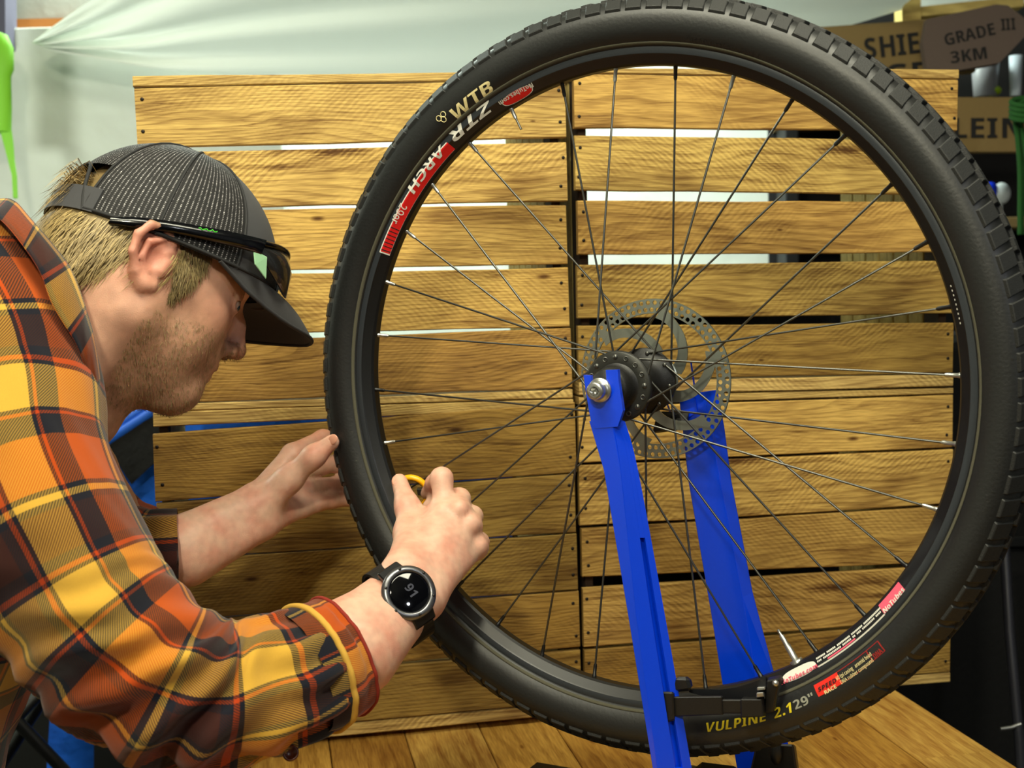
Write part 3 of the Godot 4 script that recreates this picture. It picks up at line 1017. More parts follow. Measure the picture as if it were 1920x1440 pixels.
func stand() -> void:
	var inv := WT.affine_inverse()
	var floor_y := (inv * Vector3(WT.origin.x, BENCH_Y, WT.origin.z)).y
	var foot := WT * Vector3(0, floor_y, 0)
	var t := thing("truing_stand", "blue steel wheel truing stand with two leaning uprights and a black caliper", "truing stand", WT.origin, WT.basis)
	t.position = foot
	t.basis = WT.basis
	var sh := Transform3D(Basis(), -(WT.basis.inverse() * (foot - WT.origin)))
	var P := func(px: float, py: float, s: float) -> Vector3: return sh * wl(px, py, s)
	# near upright: narrow lip A and broad slotted face B
	var sa := 0.0745
	var ea := [P.call(1104, 790, sa), P.call(1131, 880, sa), P.call(1178, 1160, sa), P.call(1223, 1440, sa), P.call(1243, 1560, sa)]
	var ec := [P.call(1148, 790, sa), P.call(1164, 880, sa), P.call(1194, 1160, sa), P.call(1233, 1440, sa), P.call(1252, 1560, sa)]
	var sb := 0.048
	var er := [P.call(1172, 790, sa - 0.014), P.call(1196, 880, sa - 0.015), P.call(1248, 1160, sa - 0.022), P.call(1297, 1440, sb), P.call(1319, 1560, sb)]
	obj("upright_lip", plate(ea, ec, Vector3(0.001, 0, -0.003)), M.blue, t)
	# face B with its slot
	var up_a := fit(ec, 6)
	var up_b := fit(er, 6)
	var c1 := []
	var c2 := []
	for i in up_a.size():
		c1.append(up_a[i].lerp(up_b[i], 0.52))
		c2.append(up_a[i].lerp(up_b[i], 0.74))
	var bd := Vector3(-0.0025, 0, -0.0018)
	var face := obj("upright", plate(up_a, c1, bd, 0.0001), M.blue, t)
	obj("face_strip", plate(c2, up_b, bd, 0.0001), M.blue, face)
	obj("face_strip", plate(c1.slice(0, 10), c2.slice(0, 10), bd, 0.0001), M.blue, face)
	obj("face_strip", plate(c1.slice(18), c2.slice(18), bd, 0.0001), M.blue, face)
	var k1 := []
	var k2 := []
	for i in up_a.size():
		k1.append(up_a[i] + Vector3(0.002, 0, -0.009))
		k2.append(up_b[i] + Vector3(-0.004, 0, -0.006))
	obj("channel_back", plate(k1, k2, bd, 0.0001), M.blue, face)
	# dropout: a plate with an open slot for the axle, welded on the lip
	var poly := PackedVector2Array()
	var pz := 0.0752
	for q in [[1094, 703], [1107, 704], [1109, 722], [1110, 738], [1116, 749], [1126, 752], [1135, 745], [1138, 734], [1136, 694], [1158, 693], [1160, 716], [1168, 770], [1158, 800], [1116, 803], [1108, 790], [1101, 750]]:
		var w: Vector3 = wl(q[0], q[1], pz)
		poly.append(Vector2(w.x, w.y))
	var s := Sh.new()
	s.prism(poly, sh * Transform3D(Basis(), Vector3(0, 0, pz)), 0.005)
	obj("dropout", s, M.blue, t)
	var ax := sh * Vector3(0, 0, 0)
	s = Sh.new()
	s.lathe([Vector2(0.0, 0.0600), Vector2(0.0048, 0.0600), Vector2(0.0048, 0.0755), Vector2(0.0105, 0.0755), Vector2(0.0112, 0.0762), Vector2(0.0112, 0.0778), Vector2(0.0105, 0.0785), Vector2(0.0078, 0.0785), Vector2(0.0080, 0.0800), Vector2(0.0080, 0.0885), Vector2(0.0072, 0.0895), Vector2(0.0042, 0.0895)], Basis(), 28, ax)
	s.lathe([Vector2(0.0042, 0.0895), Vector2(0.0040, 0.0850), Vector2(0.0, 0.0850)], Basis(), 6, ax)
	obj("axle_bolt", s, M.silver, t)
	# far upright
	var sf := -0.0690
	var fa := [P.call(1272, 738, sf), P.call(1279, 800, sf), P.call(1290, 900, sf), P.call(1333, 1150, sf), P.call(1357, 1300, sf), P.call(1385, 1460, sf), P.call(1402, 1560, sf)]
	var fb := [P.call(1318, 735, sf), P.call(1332, 800, sf), P.call(1350, 900, sf), P.call(1392, 1120, sf), P.call(1421, 1290, sf), P.call(1450, 1460, sf), P.call(1467, 1560, sf)]
	obj("upright", plate(fa, fb, Vector3(0, 0, -0.003)), M.blue, t)
	var fc := []
	var sl := -0.012
	for q in [[1345, 731], [1358, 800], [1371, 900], [1411, 1110], [1456, 1280], [1490, 1460], [1508, 1560]]:
		fc.append(P.call(q[0], q[1], sf + sl))
	obj("upright_flange", plate(fb, fc, Vector3(-0.001, 0, -0.003)), M.blue, t)
	poly = PackedVector2Array()
	for q in [[-0.012, 0.02], [-0.005, 0.02], [-0.005, 0.0], [0.0, -0.005], [0.005, 0.0], [0.005, 0.02], [0.030, 0.02], [0.036, -0.03], [0.012, -0.045]]:
		poly.append(Vector2(q[0] + 0.004, q[1] - 0.004))
	s = Sh.new()
	s.prism(poly, sh * Transform3D(Basis(), Vector3(0, 0, sf + 0.002)), 0.005)
	obj("dropout", s, M.blue, t)
	s = Sh.new()
	s.hexa([P.call(1222, 812, -0.058), P.call(1282, 794, -0.058), P.call(1290, 800, -0.062), P.call(1228, 790, -0.058), P.call(1232, 812, -0.068), P.call(1286, 806, -0.068), P.call(1292, 770, -0.068), P.call(1240, 770, -0.068)], 0.001)
	obj("axle_lever", s, M.hub, t)
	# base: a black pressed steel body on the bench
	s = Sh.new()
	s.box(Vector3(-0.02, 0.011, 0.0), Vector3(0.34, 0.012, 0.26), 0.004)
	s.box(Vector3(0.055, 0.032, 0.0), Vector3(0.13, 0.05, 0.20), 0.008)
	obj("base", s, M.black_paint, t)
	s = Sh.new()
	s.hexa([P.call(1394, 1500, -0.060), P.call(1502, 1500, -0.060), P.call(1488, 1396, -0.060), P.call(1418, 1392, -0.060), P.call(1399, 1500, -0.085), P.call(1507, 1500, -0.085), P.call(1492, 1396, -0.085), P.call(1423, 1392, -0.085)], 0.002)
	s.hexa([P.call(1290, 1560, -0.02), P.call(1400, 1560, -0.02), P.call(1386, 1437, -0.02), P.call(1304, 1427, -0.02), P.call(1296, 1560, -0.05), P.call(1410, 1560, -0.05), P.call(1392, 1440, -0.05), P.call(1312, 1430, -0.05)], 0.006)
	obj("base_bracket", s, M.black_paint, t)
	s = Sh.new()
	s.ellipsoid(P.call(1455, 1412, -0.055), Vector3(0.006, 0.012, 0.006), 12, 8)
	obj("base_knob", s, M.black_plastic, t)
	# caliper
	s = Sh.new()
	s.hexa([P.call(1246, 1356, 0.060), P.call(1264, 1350, 0.060), P.call(1262, 1298, 0.060), P.call(1240, 1297, 0.060), P.call(1252, 1356, 0.045), P.call(1270, 1350, 0.045), P.call(1268, 1296, 0.045), P.call(1246, 1296, 0.045)], 0.0015)
	s.hexa([P.call(1259, 1344, 0.056), P.call(1354, 1340, 0.056), P.call(1353, 1306, 0.056), P.call(1259, 1307, 0.056), P.call(1262, 1344, 0.050), P.call(1358, 1340, 0.050), P.call(1357, 1304, 0.050), P.call(1262, 1305, 0.050)], 0.001)
	s.hexa([P.call(1345, 1338, 0.054), P.call(1396, 1338, 0.054), P.call(1396, 1312, 0.054), P.call(1345, 1312, 0.054), P.call(1347, 1338, 0.048), P.call(1398, 1338, 0.048), P.call(1398, 1310, 0.048), P.call(1347, 1310, 0.048)], 0.001)
	s.hexa([P.call(1389, 1346, 0.058), P.call(1431, 1344, 0.058), P.call(1428, 1311, 0.058), P.call(1388, 1311, 0.058), P.call(1393, 1346, 0.040), P.call(1437, 1342, 0.040), P.call(1434, 1306, 0.040), P.call(1393, 1306, 0.040)], 0.001)
	var cal := obj("caliper", s, M.black_plastic, t)
	s = Sh.new()
	s.hexa([P.call(1254, 1300, 0.052), P.call(1297, 1296, 0.052), P.call(1290, 1270, 0.052), P.call(1264, 1269, 0.052), P.call(1266, 1294, 0.036), P.call(1301, 1290, 0.036), P.call(1296, 1268, 0.036), P.call(1272, 1268, 0.036)], 0.003)
	obj("slider_knob", s, M.black_plastic, cal)
	s = Sh.new()
	var arcs := []
	for q in [[1292, 1292, 1298], [1320, 1292, 1306], [1350, 1293, 1312], [1380, 1289, 1312], [1410, 1280, 1306], [1436, 1270, 1300]]:
		arcs.append(PackedVector3Array([P.call(q[0], q[1], 0.042), P.call(q[0], q[2], 0.042), P.call(q[0] + 3, q[2], 0.034), P.call(q[0] + 3, q[1], 0.034)]))
	s.sg = -1
	s.loft(arcs, true, [], [], true)
	obj("caliper_arm", s, plain(Color(0.025, 0.027, 0.05), 0.5), cal)
	s = Sh.new()
	s.hexa([P.call(1432, 1338, 0.046), P.call(1450, 1336, 0.046), P.call(1462, 1272, 0.046), P.call(1436, 1276, 0.046), P.call(1436, 1336, 0.030), P.call(1454, 1332, 0.030), P.call(1468, 1264, 0.030), P.call(1440, 1270, 0.030)], 0.0015)
	s.tube([P.call(1440, 1283, 0.040), P.call(1462, 1275, 0.0200)], [0.0042], 10)
	obj("feeler", s, M.black_paint, cal)
	s = Sh.new()
	s.hexa([P.call(1418, 1308, 0.0585), P.call(1432, 1306, 0.0585), P.call(1431, 1298, 0.0585), P.call(1418, 1299, 0.0585), P.call(1420, 1307, 0.040), P.call(1435, 1305, 0.040), P.call(1434, 1297, 0.040), P.call(1420, 1297, 0.040)], 0.0006)
	s.hexa([P.call(1419, 1295, 0.052), P.call(1435, 1293, 0.052), P.call(1434, 1288, 0.052), P.call(1419, 1289, 0.052), P.call(1421, 1294, 0.040), P.call(1436, 1292, 0.040), P.call(1436, 1286, 0.040), P.call(1421, 1287, 0.040)], 0.0006)
	s.ellipsoid(P.call(1454, 1281, 0.047), Vector3(0.003, 0.003, 0.003), 10, 8)
	obj("adjuster_screw", s, M.silver, cal)


# ---------------------------------------------------------------- bodies: a smooth field of tapered capsules, meshed as surface nets

class Field:
	var A := PackedVector3Array()         # capsule ends, or centre and radii
	var B := PackedVector3Array()
	var RA := PackedFloat32Array()
	var RB := PackedFloat32Array()
	var K := PackedFloat32Array()         # blend width; 0 or less: carve with width -k
	var SUB := PackedByteArray()
	var ELL := PackedByteArray()

	func cap(a: Vector3, b: Vector3, ra: float, rb: float, k := 0.012, carve := false) -> void:
		A.append(a); B.append(b); RA.append(ra); RB.append(rb); K.append(k); SUB.append(1 if carve else 0); ELL.append(0)

	func ell(c: Vector3, r: Vector3, k := 0.012, carve := false) -> void:
		A.append(c); B.append(r); RA.append(0); RB.append(0); K.append(k); SUB.append(1 if carve else 0); ELL.append(1)

	func chain(pts: Array, rs: Array, k := 0.008) -> void:
		for i in pts.size() - 1: cap(pts[i], pts[i + 1], rs[i], rs[i + 1], k)

	func one(i: int, p: Vector3) -> float:
		if ELL[i] == 1:
			var q := (p - A[i]) / B[i]
			var l := q.length()
			if l < 1e-6: return -minf(B[i].x, minf(B[i].y, B[i].z))
			var g := (q / B[i]).length()
			return l * (l - 1.0) / g
		var ab := B[i] - A[i]
		var t := clampf((p - A[i]).dot(ab) / maxf(ab.length_squared(), 1e-12), 0.0, 1.0)
		return (p - A[i] - ab * t).length() - lerpf(RA[i], RB[i], t)

	func val(p: Vector3, ids: PackedInt32Array) -> float:
		var d := 1e3
		for i in ids:
			var e := one(i, p)
			var k := K[i]
			if SUB[i] == 1:
				var h := maxf(k - absf(d + e), 0.0)
				d = maxf(d, -e) + h * h * 0.25 / k
			else:
				var h := maxf(k - absf(d - e), 0.0)
				d = minf(d, e) - h * h * 0.25 / k
		return d

	# [vertices, normals, indices] of the surface inside the box
	func net(lo: Vector3, hi: Vector3, c: float) -> Array:
		var nx := int(ceil((hi.x - lo.x) / c / 6.0)) * 6
		var ny := int(ceil((hi.y - lo.y) / c / 6.0)) * 6
		var nz := int(ceil((hi.z - lo.z) / c / 6.0)) * 6
		var sx := nx + 1
		var sxy := sx * (ny + 1)
		var g := PackedFloat32Array()
		g.resize(sxy * (nz + 1))
		g.fill(1e6)
		var all := PackedInt32Array(range(A.size()))
		var cellv := PackedInt32Array()
		cellv.resize(g.size())
		cellv.fill(-1)
		var blocks := []
		var half := c * 3.0 * 1.7321
		for bz in range(0, nz, 6):
			for by in range(0, ny, 6):
				for bx in range(0, nx, 6):
					var m := lo + Vector3(bx + 3, by + 3, bz + 3) * c
					var d0 := 1e3
					var ds := PackedFloat32Array()
					for i in all:
						var e := one(i, m)
						ds.append(e)
						if SUB[i] == 0: d0 = minf(d0, e)
					if d0 > half + 0.012: continue
					var ids := PackedInt32Array()
					var all_add := true
					for i in all:
						if SUB[i] == 1:
							if ds[i] < half + K[i]:
								ids.append(i)
								all_add = false
						elif ds[i] < maxf(d0, 0.0) + 2.0 * half + K[i]: ids.append(i)
					if d0 < -half and all_add: continue
					if d0 > 0.0 and val(m, ids) > half * 1.4: continue
					blocks.append(Vector3i(bx, by, bz))
					for z in range(bz, bz + 7):
						for y in range(by, by + 7):
							for x in range(bx, bx + 7):
								var at := x + y * sx + z * sxy
								if g[at] > 1e5:
									g[at] = val(lo + Vector3(x, y, z) * c, ids)
		var V := PackedVector3Array()
		var N := PackedVector3Array()
		var I := PackedInt32Array()
		var offs := [0, 1, sx, sx + 1, sxy, sxy + 1, sxy + sx, sxy + sx + 1]
		for b in blocks:
			for z in range(b.z, b.z + 6):
				for y in range(b.y, b.y + 6):
					for x in range(b.x, b.x + 6):
						var at: int = x + y * sx + z * sxy
						var v0 := g[at]
						var v1 := g[at + 1]
						var v2 := g[at + sx]
						var v3 := g[at + sx + 1]
						var v4 := g[at + sxy]
						var v5 := g[at + sxy + 1]
						var v6 := g[at + sxy + sx]
						var v7 := g[at + sxy + sx + 1]
						var neg := int(v0 < 0) + int(v1 < 0) + int(v2 < 0) + int(v3 < 0) + int(v4 < 0) + int(v5 < 0) + int(v6 < 0) + int(v7 < 0)
						if neg == 0 or neg == 8: continue
						var gr := Vector3(v1 + v3 + v5 + v7 - v0 - v2 - v4 - v6, v2 + v3 + v6 + v7 - v0 - v1 - v4 - v5, v4 + v5 + v6 + v7 - v0 - v1 - v2 - v3)
						var s := Vector3.ZERO
						var n := 0
						var vals := [v0, v1, v2, v3, v4, v5, v6, v7]
						for e in [[0, 1], [2, 3], [4, 5], [6, 7], [0, 2], [1, 3], [4, 6], [5, 7], [0, 4], [1, 5], [2, 6], [3, 7]]:
							var a: float = vals[e[0]]
							var d: float = vals[e[1]]
							if (a < 0) == (d < 0): continue
							var t := a / (a - d)
							var p0 := Vector3(e[0] & 1, (e[0] >> 1) & 1, e[0] >> 2)
							var p1 := Vector3(e[1] & 1, (e[1] >> 1) & 1, e[1] >> 2)
							s += p0.lerp(p1, t)
							n += 1
						cellv[at] = V.size()
						V.append(lo + (Vector3(x, y, z) + s / n) * c)
						N.append(gr.normalized())
		for b in blocks:
			for z in range(maxi(b.z, 1), b.z + 6):
				for y in range(maxi(b.y, 1), b.y + 6):
					for x in range(maxi(b.x, 1), b.x + 6):
						var at: int = x + y * sx + z * sxy
						if cellv[at] < 0: continue
						var s0 := g[at] < 0
						for ax in [[1, sx, sxy], [sx, sxy, 1], [sxy, 1, sx]]:
							if (g[at + ax[0]] < 0) == s0: continue
							var q0 := cellv[at]
							var q1 := cellv[at - ax[1]]
							var q2 := cellv[at - ax[1] - ax[2]]
							var q3 := cellv[at - ax[2]]
							if q1 < 0 or q2 < 0 or q3 < 0: continue
							if s0: I.append_array(PackedInt32Array([q0, q2, q1, q0, q3, q2]))
							else: I.append_array(PackedInt32Array([q0, q1, q2, q0, q2, q3]))
		return [V, N, I]


# several nets joined into one mesh: each entry [net, transform, colour function]
func joined(parts: Array) -> ArrayMesh:
	var V := PackedVector3Array()
	var N := PackedVector3Array()
	var C := PackedColorArray()
	var I := PackedInt32Array()
	for q in parts:
		var base := V.size()
		var xf: Transform3D = q[1]
		for i in q[0][0].size():
			V.append(xf * q[0][0][i])
			N.append(xf.basis * q[0][1][i])
			C.append(q[2].call(q[0][0][i]))
		for i in q[0][2]: I.append(base + i)
	var a := []
	a.resize(Mesh.ARRAY_MAX)
	a[Mesh.ARRAY_VERTEX] = V
	a[Mesh.ARRAY_NORMAL] = N
	a[Mesh.ARRAY_COLOR] = C
	a[Mesh.ARRAY_INDEX] = I
	var m := ArrayMesh.new()
	m.add_surface_from_arrays(Mesh.PRIMITIVE_TRIANGLES, a)
	return m


# ---------------------------------------------------------------- the man

var H: Transform3D                        # head: x forward, y up, z to his right (towards the camera)
var skin_n: FastNoiseLite


func tint(a: Color, b: Color, t: float) -> Color:
	return a.lerp(b, clampf(t, 0.0, 1.0))


func blob(p: Vector3, c: Vector3, r: float) -> float:
	return exp(-(p - c).length_squared() / (r * r))


func head_color(p: Vector3) -> Color:
	var z := Vector3(p.x, p.y, absf(p.z))
	var c := Color(0.66, 0.365, 0.25)
	var red := Color(0.64, 0.22, 0.155)
	c = tint(c, red, 0.75 * blob(z, Vector3(0.115, -0.034, 0), 0.018))
	c = tint(c, red, 0.8 * blob(z, Vector3(-0.015, 0, 0.085), 0.032))
	c = tint(c, red, 0.35 * blob(z, Vector3(0.07, -0.02, 0.05), 0.03))
	c = tint(c, Color(0.50, 0.17, 0.14), 0.9 * clampf(1.0 - absf(p.y + 0.0625) / 0.008, 0, 1) * clampf(1.0 - z.z / 0.026, 0, 1) * clampf((p.x - 0.082) / 0.008, 0, 1))
	if p.y > 0.0: c = tint(c, Color(0.20, 0.135, 0.055), smoothstep(0.018, 0.028, p.y) * smoothstep(0.035, 0.015, p.x))
	# beard shadow
	var jaw := smoothstep(-0.025, -0.055, p.y + 0.25 * maxf(0.0, 0.05 - p.x) - 0.015) * smoothstep(-0.012, 0.015, p.x)
	jaw *= 1.0 - 0.8 * blob(z, Vector3(0.09, -0.0625, 0.012), 0.012)
	jaw = maxf(jaw, 0.9 * blob(z, Vector3(0.015, -0.012, 0.072), 0.018))
	c = tint(c, Color(0.34, 0.175, 0.09), jaw * (0.50 + 0.30 * skin_n.get_noise_3dv(p * 260.0)))
	return tint(c, c.darkened(0.22), 0.5 + 0.9 * skin_n.get_noise_3dv(p * 55.0))


func hand_color(p: Vector3) -> Color:
	var c := Color(0.70, 0.43, 0.315)
	c = tint(c, Color(0.66, 0.27, 0.19), 0.3 + 0.7 * skin_n.get_noise_3dv(p * 34.0))
	return tint(c, c.darkened(0.15), 0.5 + skin_n.get_noise_3dv(p * 110.0))


func head_field() -> Field:
	var f := Field.new()
	f.ell(Vector3(0.004, 0.024, 0), Vector3(0.0925, 0.091, 0.0760), 0.02)
	f.ell(Vector3(0.043, -0.030, 0), Vector3(0.048, 0.072, 0.056), 0.03)
	f.cap(Vector3(0.083, 0.019, -0.030), Vector3(0.083, 0.019, 0.030), 0.012, 0.012, 0.014)
	for s in [-1.0, 1.0]:
		f.cap(Vector3(-0.004, 0.0, 0.058 * s), Vector3(-0.002, -0.050, 0.053 * s), 0.017, 0.018, 0.02)
		f.cap(Vector3(-0.002, -0.050, 0.053 * s), Vector3(0.068, -0.092, 0.017 * s), 0.018, 0.0155, 0.022)
		f.cap(Vector3(0.060, -0.018, 0.041 * s), Vector3(0.022, -0.006, 0.057 * s), 0.0165, 0.015, 0.016)
		f.ell(Vector3(0.052, -0.045, 0.034 * s), Vector3(0.026, 0.028, 0.024), 0.02)
	f.ell(Vector3(0.077, -0.056, 0), Vector3(0.0205, 0.027, 0.030), 0.018)
	f.cap(Vector3(0.0735, -0.0925, -0.010), Vector3(0.0735, -0.0925, 0.010), 0.0158, 0.0158, 0.014)
	f.cap(Vector3(0.015, -0.072, 0), Vector3(0.060, -0.093, 0), 0.036, 0.017, 0.03)
	for s in [-1.0, 1.0]:
		f.ell(Vector3(0.096, 0.001, 0.037 * s), Vector3(0.020, 0.0115, 0.019), 0.008, true)
		f.ell(Vector3(0.0785, 0.0, 0.0355 * s), Vector3(0.0124, 0.0124, 0.0124), 0.006)
		f.ell(Vector3(0.0905, 0.0, 0.0440 * s), Vector3(0.0085, 0.0040, 0.0115), 0.0015, true)
	f.chain([Vector3(0.090, 0.010, 0), Vector3(0.102, -0.008, 0), Vector3(0.1125, -0.031, 0)], [0.0085, 0.0082, 0.0098], 0.010)
	for s in [-1.0, 1.0]:
		f.cap(Vector3(0.1035, -0.037, 0.0105 * s), Vector3(0.0970, -0.0385, 0.0135 * s), 0.0082, 0.0070, 0.005)
		f.cap(Vector3(0.107, -0.0455, 0.0080 * s), Vector3(0.101, -0.0425, 0.0100 * s), 0.0036, 0.0036, 0.003, true)
		f.cap(Vector3(0.0935, -0.0565, 0.002 * s), Vector3(0.0815, -0.0635, 0.023 * s), 0.0062, 0.004, 0.006)
		f.cap(Vector3(0.0905, -0.0675, 0.0), Vector3(0.0815, -0.0665, 0.021 * s), 0.0058, 0.004, 0.006)
		f.cap(Vector3(0.1000, -0.0618, 0.0), Vector3(0.0850, -0.0655, 0.024 * s), 0.0017, 0.0014, 0.003, true)
	# ears
	for s in [-1.0, 1.0]:
		var e := func(x: float, y: float, z: float) -> Vector3: return Vector3(x, y, z * s)
		f.ell(e.call(-0.013, -0.002, 0.0775), Vector3(0.0165, 0.027, 0.0042), 0.006)
		f.chain([e.call(-0.006, -0.001, 0.079), e.call(0.0015, 0.008, 0.078), e.call(-0.001, 0.0175, 0.081), e.call(-0.013, 0.0245, 0.085), e.call(-0.026, 0.020, 0.088), e.call(-0.033, 0.007, 0.0885), e.call(-0.0315, -0.009, 0.0865), e.call(-0.022, -0.022, 0.082), e.call(-0.010, -0.0315, 0.078)], [0.003, 0.0034, 0.0036, 0.0040, 0.0042, 0.0042, 0.0040, 0.0040, 0.0055], 0.0025)
		f.cap(e.call(-0.009, -0.0275, 0.077), e.call(-0.004, -0.0285, 0.0765), 0.0062, 0.0055, 0.006)
		f.chain([e.call(-0.010, 0.014, 0.0825), e.call(-0.021, 0.006, 0.0845), e.call(-0.0215, -0.008, 0.083), e.call(-0.012, -0.019, 0.080)], [0.0028, 0.0034, 0.0032, 0.0028], 0.003)
		f.cap(e.call(0.0015, -0.004, 0.0775), e.call(0.0005, -0.012, 0.0775), 0.0042, 0.0040, 0.005)
		f.ell(e.call(-0.010, -0.005, 0.085), Vector3(0.0075, 0.0105, 0.0065), 0.003, true)
	# neck
	var inv := H.affine_inverse()
	f.cap(Vector3(-0.028, -0.030, 0), inv * W(70, 700, 1.17), 0.056, 0.062, 0.03)
	f.cap(Vector3(-0.012, -0.050, 0), inv * W(130, 760, 1.13), 0.048, 0.05, 0.03)
	f.cap(Vector3(-0.025, -0.028, 0.055), inv * W(150, 720, 1.075), 0.012, 0.014, 0.022)
	return f


func tube_skin(s: Sh, path: Array, ra: Array, rb: Array, view: Vector3, nu: int, folds: Callable, uscale: float, v0 := 0.0, u0 := 0.0) -> Array:
	# rings along a path; ra across the picture, rb along the view; folds(u, v metres, t) pushes outwards
	var rings := []
	var vs := []
	var us := []
	var acc := 0.0
	for k in nu + 1: us.append(u0 + uscale * k / nu)
	for i in path.size():
		var a: Vector3 = path[maxi(i - 1, 0)]
		var b: Vector3 = path[mini(i + 1, path.size() - 1)]
		var d := (b - a).normalized()
		var n2 := (view - d * view.dot(d)).normalized()
		var n1 := d.cross(n2)
		if i > 0: acc += (path[i] - path[i - 1]).length()
		var ring := PackedVector3Array()
		var t := float(i) / (path.size() - 1)
		for k in nu:
			var th := TAU * k / nu
			var f: float = folds.call(float(k) / nu, acc, t)
			ring.append(path[i] + n1 * cos(th) * (ra[i] + f) + n2 * sin(th) * (rb[i] + f))
		rings.append(ring)
		vs.append(v0 + acc / 0.162)
	s.loft(rings, true, us, vs)
	return rings


func plaid() -> StandardMaterial3D:
	var n := 1024
	# one sett: [width in cm, colour index]; 0 yellow 1 navy 2 orange 3 maroon 4 red 5 olive yellow line
	var sett := [[3.9, 0], [0.35, 1], [0.3, 4], [1.9, 1], [4.3, 2], [0.4, 1], [0.5, 0], [0.5, 1], [3.2, 3], [0.9, 1], [0.45, 4], [0.4, 1]]
	var cols := [Color(0.80, 0.62, 0.235), Color(0.085, 0.09, 0.125), Color(0.68, 0.29, 0.06), Color(0.22, 0.105, 0.085), Color(0.66, 0.22, 0.06)]
	var total := 0.0
	for q in sett: total += q[0]
	var idx := PackedByteArray()
	idx.resize(n)
	for i in n:
		var x := float(i) / n * total
		var k := 0
		while x > sett[k][0]:
			x -= sett[k][0]
			k += 1
		idx[i] = sett[k][1]
	var rr := PackedFloat32Array()
	var gg := PackedFloat32Array()
	var bb := PackedFloat32Array()
	for c in cols:
		rr.append(c.r8)
		gg.append(c.g8)
		bb.append(c.b8)
	var fz := noise(61, 0.35, 2)
	var grain := PackedFloat32Array()
	for i in 128 * 128: grain.append(fz.get_noise_2d(i % 128, i / 128) * 0.16 + 0.95)
	var px := PackedByteArray()
	px.resize(n * n * 3)
	var hs := PackedByteArray()
	hs.resize(n * n)
	for y in n:
		var cy := idx[y]
		for x in n:
			var ph := (x + y) % 16
			var warp := ph < 8
			var c := idx[x] if warp else cy
			var o := cy if warp else idx[x]
			var g := grain[(x & 127) + (y & 127) * 128]
			var i := (y * n + x) * 3
			px[i] = int(minf((rr[c] * 0.72 + rr[o] * 0.28) * g, 255.0))
			px[i + 1] = int(minf((gg[c] * 0.72 + gg[o] * 0.28) * g, 255.0))
			px[i + 2] = int(minf((bb[c] * 0.72 + bb[o] * 0.28) * g, 255.0))
			hs[y * n + x] = int(clampf(100.0 + absf(ph % 8 - 4) * 22.0 * g, 0, 255))
	var m := plain(Color.WHITE, 0.95)
	m.albedo_texture = tex(n, n, px)
	m.heightmap_enabled = true
	m.heightmap_texture = tex(n, n, hs, false)
	m.heightmap_scale = 0.03
	m.metallic_specular = 0.2
	m.rim_enabled = true
	m.rim = 0.35
	m.rim_tint = 0.8
	return m


func strands(s: Sh, verts: PackedVector3Array, norms: PackedVector3Array, pick: Callable, flow: Callable, count: int, length: float, width: float, lift: float) -> void:
	var ok := PackedInt32Array()
	for i in verts.size():
		if pick.call(verts[i]): ok.append(i)
	if ok.is_empty(): return
	for k in count:
		var i := ok[rng.randi() % ok.size()]
		var p := verts[i] + Vector3(rng.randf_range(-1, 1), rng.randf_range(-1, 1), rng.randf_range(-1, 1)) * 0.0012
		var n := norms[i]
		var d: Vector3 = flow.call(p)
		d = (d + Vector3(rng.randf_range(-1, 1), rng.randf_range(-1, 1), rng.randf_range(-1, 1)) * 0.22)
		d = (d - n * n.dot(d)).normalized()
		var l := length * rng.randf_range(0.6, 1.25)
		var q1 := p + d * l * 0.5 + n * lift
		var q2 := p + d * l + n * lift * rng.randf_range(0.2, 1.3)
		var sd := d.cross(n) * width
		var shade := rng.randf_range(0.55, 1.25) * (0.55 if length < 0.02 else 1.0)
		s.col = Color(0.40 * shade, 0.29 * shade, 0.115 * shade)
		s.tri(p - sd, p + sd, q1 + sd * 0.8)
		s.tri(p - sd, q1 + sd * 0.8, q1 - sd * 0.8)
		s.tri(q1 - sd * 0.8, q1 + sd * 0.8, q2)
	s.col = Color.WHITE


